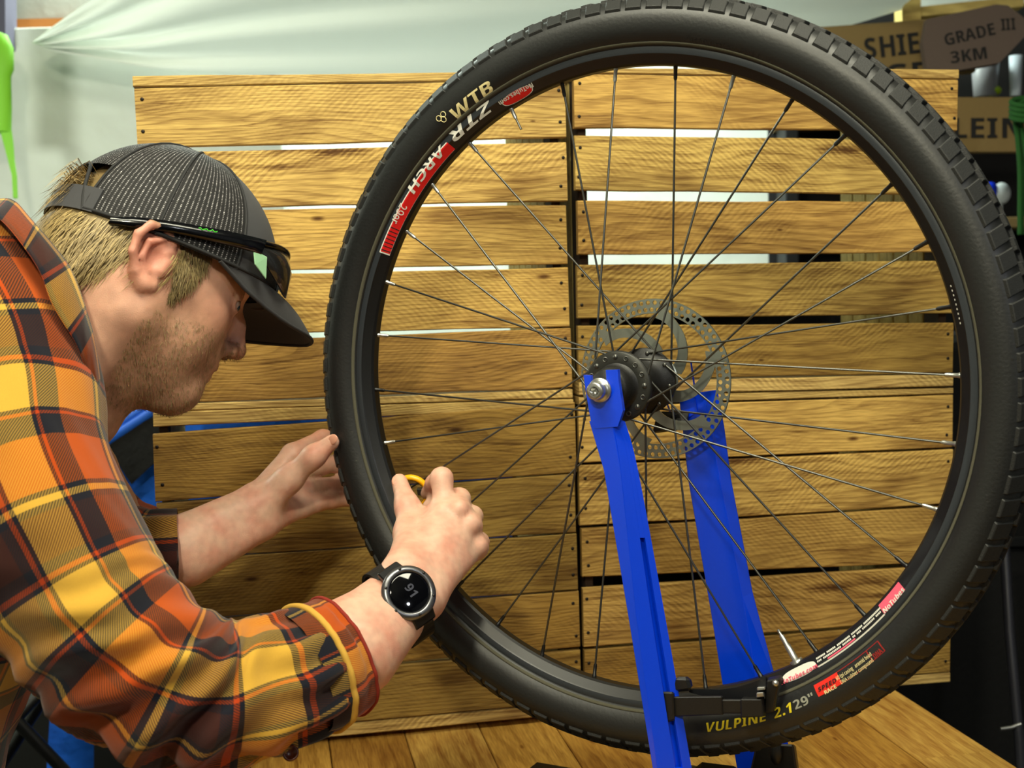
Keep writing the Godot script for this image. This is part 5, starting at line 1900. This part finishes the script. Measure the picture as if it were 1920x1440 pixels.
# ---- clothes
func shirt(t: Node3D, T0: Transform3D) -> void:
	var mat := plaid()
	mat.cull_mode = BaseMaterial3D.CULL_DISABLED
	var view := CB * Vector3(0, 0, 1)
	var root := Node3D.new()
	root.name = "shirt"
	t.add_child(root)
	var mk := func(rows: Array, n: int) -> Array:
		var p := []
		var a := []
		var b := []
		for q in rows:
			p.append(T0 * W(q[0], q[1], q[2]))
			a.append(q[3])
			b.append(q[4])
		return [fit(p, n), fit(a, n), fit(b, n)]
	# near sleeve
	var k: Array = mk.call([[-170, 500, 1.12, 0.070, 0.055], [-105, 545, 1.08, 0.086, 0.070], [-45, 650, 1.045, 0.0925, 0.080], [-4, 760, 1.02, 0.0870, 0.080], [24, 870, 0.995, 0.0775, 0.076], [78, 1000, 0.975, 0.0735, 0.072], [158, 1146, 0.965, 0.0720, 0.070], [285, 1262, 0.965, 0.0640, 0.066], [415, 1300, 0.98, 0.0585, 0.060], [525, 1278, 1.00, 0.0545, 0.055], [590, 1252, 1.025, 0.0500, 0.050]], 14)
	var fn := noise(91, 1.0, 2)
	var folds := func(u: float, v: float, f: float) -> float:
		var el := exp(-pow((f - 0.74) / 0.13, 2.0))
		var w := 0.0045 * fn.get_noise_2d(cos(TAU * u) * 1.1 + v * 2.0, sin(TAU * u) * 1.1 + v * 5.0)
		var diag := sin((v * 26.0 + 1.2 * sin(TAU * u + 0.6) + 0.6 * fn.get_noise_2d(u * 3.0, v * 6.0)) * TAU)
		w += el * 0.0085 * diag * (0.55 + 0.45 * sin(TAU * (u + 0.1)))
		var cu := exp(-pow((f - 0.93) / 0.06, 2.0))
		w += cu * 0.0050 * sin(TAU * u * 9.0 + 6.0 * fn.get_noise_2d(u * 4.0, 2.0))
		var up := exp(-pow((f - 0.52) / 0.10, 2.0))
		w += up * 0.0060 * sin((v * 11.0 + u * 2.0) * TAU) * maxf(0.0, sin(TAU * u + 0.9))
		return w
	var s := Sh.new()
	tube_skin(s, k[0], k[1], k[2], view, 72, folds, 3.0, 0.60, 0.13)
	var sl := obj("sleeve", s, mat, root)
	# cuff, turned open, with the pale inside edge
	k = mk.call([[560, 1266, 1.012, 0.0530, 0.053], [590, 1252, 1.022, 0.0540, 0.054], [618, 1238, 1.034, 0.0515, 0.051], [640, 1226, 1.042, 0.0500, 0.049]], 5)
	var cf := func(u: float, v: float, f: float) -> float: return 0.002 * sin(TAU * u * 2.0 + 1.0) + 0.0022 * fn.get_noise_2d(cos(TAU * u) * 3.0, v * 20.0) + 0.010 * f * exp(-pow((fposmod(u - 0.93 + 0.5, 1.0) - 0.5) / 0.07, 2.0))
	s = Sh.new()
	var rings := tube_skin(s, k[0], k[1], k[2], view, 72, cf, 2.6, 3.28, 0.5)
	var cu := obj("cuff", s, mat, sl)
	s = Sh.new()
	var lip := []
	for p in rings[5]: lip.append(p)
	lip.append(lip[0])
	s.tube(lip, [0.0030], 8, false)
	var yl := speckle(plain(Color(0.80, 0.62, 0.24), 0.9), 0.2, 0.03, 90.0, 44)
	obj("piping", s, yl, cu)
	s = Sh.new()
	lip = []
	for p in rings[rings.size() - 1]: lip.append(p)
	lip.append(lip[0])
	s.tube(lip, [0.0018], 8, false)
	obj("hem", s, plain(Color(0.50, 0.12, 0.05), 0.9), cu)
	s = Sh.new()
	var bc := T0 * W(545, 1412, 0.972)
	var bn := (T0.basis * (EYE - W(545, 1412, 0.972))).normalized()
	var bx := bn.cross(Vector3.UP).normalized()
	s.lathe([Vector2(0.0, 0.0008), Vector2(0.0040, 0.0008), Vector2(0.0048, 0.0022), Vector2(0.0060, 0.0022), Vector2(0.0066, 0.0008), Vector2(0.0062, -0.001), Vector2(0, -0.001)], Basis(bx, bn.cross(bx), bn), 24, bc)
	obj("button", s, plain(Color(0.30, 0.12, 0.05), 0.35), sl)
	# torso
	k = mk.call([[88, 640, 1.15, 0.048, 0.056], [60, 690, 1.16, 0.062, 0.075], [20, 750, 1.17, 0.088, 0.110], [-40, 870, 1.185, 0.115, 0.145], [-140, 1080, 1.20, 0.135, 0.155], [-230, 1300, 1.22, 0.140, 0.160], [-300, 1500, 1.24, 0.145, 0.165]], 8)
	var tf := func(u: float, v: float, _f: float) -> float: return 0.008 * fn.get_noise_2d(cos(TAU * u) * 1.4, v * 6.0 + sin(TAU * u))
	s = Sh.new()
	tube_skin(s, k[0], k[1], k[2], view, 64, tf, 6.0, 0.2, 0.3)
	obj("torso", s, mat, root)
	# far sleeve
	k = mk.call([[60, 780, 1.30, 0.060, 0.060], [130, 930, 1.29, 0.056, 0.056], [195, 1010, 1.275, 0.052, 0.052], [262, 1036, 1.262, 0.0475, 0.048], [312, 1036, 1.258, 0.0460, 0.046], [334, 1035, 1.260, 0.0455, 0.0455]], 7)
	s = Sh.new()
	tube_skin(s, k[0], k[1], k[2], view, 48, tf, 2.0, 0.30, 0.35)
	obj("sleeve", s, mat, root)
	# collar: a folded leaf round the neck
	s = Sh.new()
	var up := fit([W(-60, 385, 1.16), W(0, 372, 1.11), W(28, 377, 1.085), W(56, 407, 1.065), W(119, 482, 1.045), W(144, 527, 1.04), W(167, 596, 1.035), W(181, 652, 1.035), W(194, 760, 1.045)], 6)
	var lo := fit([W(-90, 420, 1.10), W(-30, 400, 1.055), W(0, 412, 1.03), W(36, 452, 1.01), W(74, 510, 1.0), W(98, 572, 0.995), W(139, 640, 1.0), W(160, 690, 1.01), W(184, 765, 1.03)], 6)
	var rr := []
	var vs := []
	var us := []
	for j in 9: us.append(0.40 + j / 8.0 * 0.62)
	var m := 8
	var acc := 0.0
	for i in up.size():
		var a: Vector3 = T0 * up[i]
		var b: Vector3 = T0 * lo[i]
		var out: Vector3 = (EYE - up[i]).normalized()
		var ring := PackedVector3Array()
		for j in m + 1:
			var f := float(j) / m
			ring.append(a.lerp(b, f) + out * (0.010 * sin(PI * pow(f, 0.6)) + 0.002 * fn.get_noise_2d(f * 2.0, i * 0.15)))
		for j in m + 1:
			var f := 1.0 - float(j) / m
			ring.append(a.lerp(b, f) + out * (0.010 * sin(PI * pow(f, 0.6)) - 0.0035))
		rr.append(ring)
		if i > 0: acc += (a - T0 * up[i - 1]).length()
		vs.append(0.70 + acc / 0.162)
	us = []
	for j in m + 1: us.append(0.64 + 0.32 * j / m)
	for j in m + 2: us.append(0.96 - 0.32 * j / m)
	s.loft(rr, true, us, vs, true)
	obj("collar", s, mat, root)
	# the collar stand on the far side of the neck
	s = Sh.new()
	var far := fit([W(190, 770, 1.05), W(198, 775, 1.12), W(190, 735, 1.20), W(120, 600, 1.26), W(20, 450, 1.26), W(-70, 400, 1.19)], 5)
	var fr := []
	for p in far:
		fr.append(PackedVector3Array([T0 * p, T0 * (p + Vector3(-0.02, -0.05, 0)), T0 * (p + Vector3(-0.02, -0.05, -0.003)), T0 * (p + Vector3(0, 0, -0.003))]))
	s.loft(fr)
	obj("collar", s, mat, root)


func trousers(t: Node3D, T0: Transform3D, foot: Vector3, hips: Vector3) -> void:
	var m := speckle(plain(Color(0.06, 0.065, 0.08), 0.9), 0.05, 0.05, 8.0, 51)
	for z in [-0.1, 0.1]:
		var s := Sh.new()
		var p := fit([hips + Vector3(0.0, 0.16, z * 0.6), hips + Vector3(0, -0.02, z), Vector3(foot.x - 0.05, 0.46, foot.z + z), Vector3(foot.x - 0.1, 0.08, foot.z + z)], 6)
		for i in p.size(): p[i] = T0 * p[i]
		s.tube(p, fit([0.15, 0.125, 0.085, 0.07], 6), 20)
		obj("trouser_leg", s, m, t)
		s = Sh.new()
		s.tube([T0 * Vector3(foot.x - 0.15, 0.045, foot.z + z), T0 * Vector3(foot.x - 0.02, 0.045, foot.z + z), T0 * Vector3(foot.x + 0.10, 0.038, foot.z + z)], [0.044, 0.044, 0.035], 14)
		obj("shoe", s, plain(Color(0.05, 0.04, 0.035), 0.6), t)


# ---------------------------------------------------------------- what stands behind

# a flat board with an outline of pixels at camera depth d, pushed back by thick
func cutout(px: Array, d: float, thick: float) -> Sh:
	var s := Sh.new()
	var poly := PackedVector2Array()
	for q in px: poly.append(Vector2((q[0] - 960.0) / F * d, -(q[1] - 720.0) / F * d))
	s.prism(poly, Transform3D(CB, EYE + CB * Vector3(0, 0, -d)), thick)
	return s


func at_px(px: float, py: float, d: float, roll := 0.0) -> Transform3D:
	return Transform3D(CB * Basis(Vector3.BACK, deg_to_rad(roll)), W(px, py, d))


func background() -> void:
	# white sheet slung under the ceiling, gathered at its left corner
	var s := Sh.new()
	s.keep = true
	var low := fit([W(58, 80, 2.45), W(200, 108, 2.45), W(300, 128, 2.45), W(480, 139, 2.46), W(760, 141, 2.48), W(1000, 134, 2.5), W(1250, 112, 2.5), W(1450, 78, 2.5), W(1590, 48, 2.5), W(1690, 20, 2.5)], 6)
	var hi := fit([W(58, 80, 2.45), W(110, 42, 2.38), W(170, 0, 2.3), W(300, -90, 2.15), W(520, -180, 2.0), W(800, -230, 1.9), W(1100, -240, 1.9), W(1350, -220, 1.95), W(1600, -160, 2.05), W(1760, -60, 2.2)], 6)
	var nz := noise(120, 1.0, 2)
	var anchor := W(58, 80, 2.45)
	var rows := []
	var m := 26
	for i in low.size():
		var ring := PackedVector3Array()
		for j in m + 1:
			var t := float(j) / m
			var p: Vector3 = low[i].lerp(hi[i], t)
			var f := float(i) / low.size()
			var ray := 0.034 * sin(t * 24.0 + 1.2 * nz.get_noise_2d(t * 4.0, 1.0)) * smoothstep(0.0, 0.06, f) * exp(-f * 3.4)
			p += CB * Vector3(0, -0.6, 1).normalized() * (ray + 0.02 * nz.get_noise_2d(f * 3.0, t * 2.0) * f)
			ring.append(p)
		rows.append(ring)
	s.loft(rows, false)
	var sheet := plain(Color(0.86, 0.88, 0.85), 0.85)
	sheet.backlight_enabled = true
	sheet.backlight = Color(0.42, 0.43, 0.41)
	sheet.cull_mode = BaseMaterial3D.CULL_DISABLED
	tag(obj("ceiling_sheet", s, sheet), "large white cloth sheet slung under the ceiling above the crates", "sheet")
	# grey board and beam above the partition
	s = cutout([[-60, -80], [330, -80], [330, 66], [-60, 66]], 2.72, 0.03)
	tag(obj("wall_board", s, speckle(plain(Color(0.62, 0.63, 0.60), 0.9), 0.03, 0.1, 3.0, 35)), "grey wall board above the white partition at the top left", "board")
	s = cutout([[14, 36], [150, 33], [150, 57], [14, 60]], 2.66, 0.05)
	tag(obj("wooden_beam", s, plain(Color(0.66, 0.40, 0.16), 0.7)), "orange brown wooden beam on the grey board at the top left", "beam")
	s = cutout([[-80, -240], [8, -240], [10, 84], [-80, 84]], 2.55, 0.06)
	tag(obj("wooden_post", s, plain(Color(0.34, 0.33, 0.40), 0.8)), "dark grey post at the upper left corner above the green bag", "post")
	# lime green bag hanging at the left edge
	var t := thing("hanging_bag", "lime green fabric bag with a narrow strap hanging at the left edge", "bag", W(-10, 160, 2.4))
	s = Sh.new()
	var prev := []
	for q in [[-20, 55, 8], [-12, 66, 26], [-8, 90, 33], [-7, 130, 33], [-10, 142, 31], [-9, 156, 30], [-8, 200, 30], [-12, 248, 33]]:
		var ring := PackedVector3Array()
		for k in 20:
			var a := TAU * k / 20
			ring.append(CB * (Vector3(cos(a) * q[2], sin(a) * q[2] * 0.5, 0).rotated(Vector3.RIGHT, PI / 2) / F * 2.4) + W(q[0], q[1], 2.4) - t.position)
		prev.append(ring)
	s.loft(prev, true, [], [], true)
	obj("body", s, M.green, t)
	s = Sh.new()
	var st := []
	for q in [[10, 240, 10], [16, 270, 8], [21, 300, 5], [27, 330, 3.5], [29, 372, 3]]:
		var c := W(q[0], q[1], 2.4) - t.position
		var w: float = q[2] / F * 2.4
		st.append(PackedVector3Array([c + CB * Vector3(-w, 0, 0.004), c + CB * Vector3(w, 0, 0.004), c + CB * Vector3(w, 0, -0.004), c + CB * Vector3(-w, 0, -0.004)]))
	s.sg = -1
	s.loft(st, true, [], [], true)
	obj("strap", s, M.green, t)
	# painted wooden signs
	var grey_board := speckle(plain(Color(0.40, 0.34, 0.31), 0.85), 0.05, 0.05, 6.0, 36)
	var tan_board := speckle(plain(Color(0.52, 0.43, 0.26), 0.85), 0.05, 0.05, 6.0, 37)
	var base := W(1660, 90, 2.42)
	t = thing("wooden_sign", "tan wooden sign board painted with the letters SHIE above RGE", "sign", base, CB)
	s = Sh.new()
	s.box(Vector3(-0.02, -0.005, -0.012), Vector3(0.40, 0.112, 0.02), 0.002, Basis(Vector3.BACK, deg_to_rad(4)))
	obj("board", s, tan_board, t)
	flat_text("SHIE", 0.042, Transform3D(Basis(Vector3.BACK, deg_to_rad(6.5)), Vector3(0.014, 0.004, 0.0)), M.black_print, t, "lettering", 0.90)
	flat_text("RGE", 0.042, Transform3D(Basis(Vector3.BACK, deg_to_rad(5)), Vector3(0.020, -0.054, 0.0)), M.black_print, t, "lettering", 1.25)
	t = thing("wooden_sign", "grey brown arrow shaped wooden sign painted GRADE III 3KM", "sign", W(1800, 85, 2.38), CB)
	var poly := PackedVector2Array()
	for q in [[1738, 36], [1868, 8], [1890, 10], [1921, 34], [1922, 68], [1874, 118], [1800, 131], [1738, 130], [1730, 80]]:
		poly.append(Vector2((q[0] - 1800.0) / F * 2.38, -(q[1] - 85.0) / F * 2.38))
	s = Sh.new()
	s.prism(poly, Transform3D(), 0.02)
	obj("board", s, grey_board, t)
	flat_text("GRADE", 0.0235, Transform3D(Basis(Vector3.BACK, deg_to_rad(13)), Vector3(0.0185, 0.021, 0.0005)), M.black_print, t, "lettering", 0.98)
	flat_text("III", 0.0230, Transform3D(Basis(Vector3.BACK, deg_to_rad(4)), Vector3(0.095, 0.041, 0.0005)), M.black_print, t, "lettering", 0.8)
	flat_text("3KM", 0.0235, Transform3D(Basis(Vector3.BACK, deg_to_rad(8)), Vector3(0.0175, -0.020, 0.0005)), M.black_print, t, "lettering", 1.1)
	t = thing("wooden_sign", "tan wooden sign board painted with the letters LEIN beside the upper right crate", "sign", W(1850, 233, 2.35), CB)
	s = Sh.new()
	s.box(Vector3(-0.01, 0, -0.012), Vector3(0.20, 0.108, 0.02), 0.002)
	obj("board", s, tan_board, t)
	flat_text("LEIN", 0.039, Transform3D(Basis(), Vector3(0.002, -0.008, 0.0)), M.black_print, t, "lettering", 1.16)
	# shelving in the dark corner
	t = thing("shelf_unit", "dark shelf unit in the corner behind the painted signs", "shelf", Vector3(W(1850, 300, 2.75).x, 0, W(1850, 300, 2.75).z))
	var X := Basis(Vector3.UP, deg_to_rad(-8))
	var back := plain(Color(0.045, 0.04, 0.05), 0.9)
	s = Sh.new()
	s.box(X * Vector3(0.1, 1.0, -0.22), Vector3(1.15, 2.0, 0.02), 0.002, X)
	obj("back_panel", s, back, t)
	for y in [W(1850, 182, 2.7).y - 0.02, W(1850, 418, 2.7).y, 0.75, 0.35]:
		s = Sh.new()
		s.box(X * Vector3(0.1, y, -0.08), Vector3(1.13, 0.024, 0.26), 0.002, X)
		obj("shelf_board", s, tan_board, t)
	for x in [-0.44, 0.66]:
		s = Sh.new()
		s.box(X * Vector3(x, 1.0, -0.08), Vector3(0.03, 2.0, 0.27), 0.003, X)
		obj("upright", s, back, t)
	s = cutout([[1690, -60], [1726, -60], [1727, 44], [1692, 46]], 2.5, 0.05)
	tag(obj("wooden_post", s, M.pale_wood), "pale wooden post at the top behind the painted signs", "post")
	s = cutout([[1728, 12], [1920, -8], [1920, 12], [1728, 30]], 2.5, 0.03)
	tag(obj("wooden_rail", s, M.pale_wood), "pale wooden rail running along the top above the arrow sign", "rail")
	# cups and a packet on the shelves
	var cup_y := W(1850, 182, 2.66).y
	for q in [[1847, 0.030, 0.080, Color(0.62, 0.62, 0.64), "grey translucent plastic cup on the shelf between the painted signs"], [1904, 0.014, 0.085, Color(0.85, 0.90, 0.95), "narrow white bottle on the shelf right of the grey cup"]]:
		var c := W(q[0], 178, 2.62)
		s = Sh.new()
		s.lathe([Vector2(0, 0), Vector2(q[1] * 0.8, 0), Vector2(q[1], q[2]), Vector2(q[1] - 0.002, q[2]), Vector2(q[1] * 0.75, 0.004), Vector2(0, 0.004)], Basis(Vector3.RIGHT, Vector3.BACK, Vector3.UP), 24)
		var o := obj("cup", s, plain(q[3], 0.4))
		o.position = Vector3(c.x, cup_y - 0.004, c.z)
		tag(o, q[4], "cup")
	s = Sh.new()
	s.ellipsoid(Vector3.ZERO, Vector3(0.022, 0.012, 0.022), 16, 10)
	var ball := obj("yellow_lid", s, plain(Color(0.70, 0.85, 0.10), 0.5))
	ball.position = Vector3(W(1858, 176, 2.62).x, cup_y + 0.0075, W(1858, 176, 2.62).z)
	tag(ball, "lime yellow lid lying behind the top edge of the LEIN sign", "lid")
	var pk := thing("packet", "blue and white plastic packet on the shelf beside the green rope", "packet", W(1868, 388, 2.64), CB)
	s = Sh.new()
	s.ellipsoid(Vector3(-0.012, 0.035, 0), Vector3(0.016, 0.020, 0.012), 14, 10)
	obj("wrapper", s, plain(Color(0.03, 0.20, 0.85), 0.35), pk)
	s = Sh.new()
	s.ellipsoid(Vector3(0.012, 0.030, 0), Vector3(0.020, 0.024, 0.012), 14, 10)
	s.ellipsoid(Vector3(0.002, 0.0, 0), Vector3(0.012, 0.026, 0.010), 14, 10)
	obj("wrapper", s, plain(Color(0.82, 0.85, 0.86), 0.4), pk)
	# green rope hanging at the right edge
	t = thing("rope_bundle", "bundle of green rope hanging at the right edge beside the signs", "rope", W(1915, 200, 2.05))
	var rp := speckle(plain(Color(0.10, 0.34, 0.10), 0.8), 0.2, 0.05, 60.0, 38)
	for k in 11:
		var pts := []
		var x0 := 1912.0 + k * 4.5
		var sway := rng.randf_range(-6, 6)
		for q in [[0.0, 180 + 14.0 * absf(k - 5) / 5.0], [0.15, 200], [0.35, 250], [0.6, 320], [0.85, 390], [1.0, 440]]:
			pts.append(W(x0 + (1912 - x0) * 0.25 * sin(PI * q[0] * 2.0) + sway * q[0] - 14.0 * sin(PI * minf(1.0, q[0] * 2.5)) * (1.0 if k < 4 else 0.3), q[1], 2.05 + 0.012 * (k % 3)) - t.position)
		s = Sh.new()
		s.tube(fit(pts, 3), [0.0042], 8)
		obj("rope", s, rp, t)
	s = Sh.new()
	var cp2 := []
	for k in 25:
		var a := TAU * k / 24.0
		cp2.append(W(1932 + cos(a) * 36, 205 + sin(a) * 8, 2.035 - 0.02 * sin(a)) - t.position)
	for q in 4:
		var ring := []
		for p in cp2: ring.append(p + Vector3(0, -0.008 * q + 0.012, 0))
		s.tube(ring, [0.0046], 8, false)
	obj("coil", s, rp, t)
	# black flight case and cloth in the dark on the right
	t = thing("equipment_case", "black equipment case standing on the floor right of the workbench", "case", Vector3(W(1830, 1100, 2.0).x, 0, W(1830, 1100, 2.0).z))
	s = Sh.new()
	s.box(Vector3(0.12, 0.62, -0.25), Vector3(0.56, 1.24, 0.40), 0.012)
	obj("body", s, M.black_cloth, t)
	s = Sh.new()
	s.box(Vector3(0.10, 0.9, -0.045), Vector3(0.58, 0.02, 0.012), 0.003)
	obj("edge_strip", s, M.black_plastic, t)
	t = thing("music_stand", "thin dark grey metal stand leaning at the right edge below the tyre", "stand", W(1900, 1300, 1.8))
	s = Sh.new()
	s.tube([W(1882, 1000, 1.85) - t.position, W(1893, 1180, 1.82) - t.position, W(1912, 1390, 1.78) - t.position, W(1930, 1700, 1.74) - t.position], [0.008], 12)
	obj("tube", s, plain(Color(0.16, 0.16, 0.19), 0.4, 0.4), t)
	s = Sh.new()
	s.tube([W(1876, 1367, 1.78) - t.position, W(1896, 1364, 1.78) - t.position, W(1914, 1357, 1.78) - t.position], [0.003], 8)
	obj("hook", s, M.silver, t)
	# things that show through the gaps between the slats
	t = thing("storage_cabinet", "black storage cabinet standing behind the bench and the lower right crate", "cabinet", Vector3(crate_xf(0.40, 0, -0.46).origin.x, 0, crate_xf(0.40, 0, -0.46).origin.z), Basis(CX, Vector3.UP, CN))
	s = Sh.new()
	s.box(Vector3(0, 0.665, -0.02), Vector3(0.56, 1.33, 0.16), 0.01)
	obj("body", s, M.black_cloth, t)
	s = Sh.new()
	s.box(Vector3(0, 1.342, -0.02), Vector3(0.58, 0.025, 0.18), 0.008)
	obj("lid", s, plain(Color(0.09, 0.07, 0.10), 0.6), t)
	s = Sh.new()
	s.ellipsoid(Vector3.ZERO, Vector3(0.035, 0.03, 0.012), 16, 10, Basis(CX, Vector3.UP, CN))
	var mg := obj("red_cloth", s, plain(Color(0.75, 0.03, 0.22), 0.8))
	mg.position = crate_xf(cp(1165, 1093).x, cp(1165, 1093).y, -0.16).origin
	tag(mg, "small crimson cloth inside the lower right crate, seen between two slats", "cloth")
	# blue camp chair behind the left crates
	t = thing("camp_chair", "blue fabric folding camp chair with a black frame behind the lower left crate", "chair", Vector3(W(480, 1000, 1.95).x, 0, W(480, 1000, 1.95).z))
	var o0 := t.position
	s = Sh.new()
	rows = []
	for i in 15:
		var px := lerpf(150, 960, i / 14.0)
		var sag := sin(PI * i / 14.0) * 0.035
		var ring := PackedVector3Array()
		for j in 9:
			var py := lerpf(712 + 14.0 * sin(PI * i / 14.0), 1180, j / 8.0)
			ring.append(W(px, py, 1.93 + sag + 0.004 * sin(i * 1.7 + j)) - o0)
		for j in 9:
			var py := lerpf(1180, 712 + 14.0 * sin(PI * i / 14.0), j / 8.0)
			ring.append(W(px, py, 1.936 + sag + 0.004 * sin(i * 1.7 + 8 - j)) - o0)
		rows.append(ring)
	s.loft(rows, true, [], [], true)
	obj("backrest", s, M.blue_cloth, t)
	s = Sh.new()
	for q in [[[186, 838, 1.915], [300, 762, 1.915]], [[186, 822, 1.92], [300, 746, 1.92]]]:
		s.tube([W(q[0][0], q[0][1], q[0][2]) - o0, W(q[1][0], q[1][1], q[1][2]) - o0], [0.0085], 8)
	obj("piping", s, plain(Color(0.10, 0.38, 0.85), 0.6), t)
	s = cutout([[186, 830], [300, 776], [300, 858], [246, 908], [216, 862], [186, 846]], 1.91, 0.004)
	for i in s.V.size(): s.V[i] -= o0
	obj("mesh_pocket", s, M.black_cloth, t)
	for q in [[[120, 690, 1.95], [104, 1750, 1.95]], [[966, 690, 1.95], [958, 1750, 1.95]], [[30, 1350, 1.75], [230, 1560, 1.80]], [[28, 1350, 1.75], [110, 1260, 1.80]], [[-40, 1500, 1.78], [110, 1265, 1.80]]]:
		s = Sh.new()
		s.tube([W(q[0][0], q[0][1], q[0][2]) - o0, W(q[1][0], q[1][1], q[1][2]) - o0], [0.009], 10)
		obj("frame_tube", s, M.black_plastic, t)
	s = Sh.new()
	s.box(W(22, 1345, 1.75) - o0, Vector3(0.022, 0.03, 0.022), 0.004)
	obj("joint", s, M.black_plastic, t)
	s = Sh.new()
	rows = []
	for i in 9:
		var py := lerpf(1300, 1560, i / 8.0)
		rows.append(PackedVector3Array([W(96 - 2 * i, py, 1.82 + 0.004 * sin(i * 2.0)) - o0, W(135, py, 1.815 + 0.006 * sin(i * 2.3)) - o0, W(176, py, 1.82 + 0.004 * sin(i * 1.6)) - o0, W(176, py, 1.835) - o0, W(96 - 2 * i, py, 1.835) - o0]))
	s.loft(rows, true, [], [], true)
	obj("seat_side", s, M.blue_cloth, t)
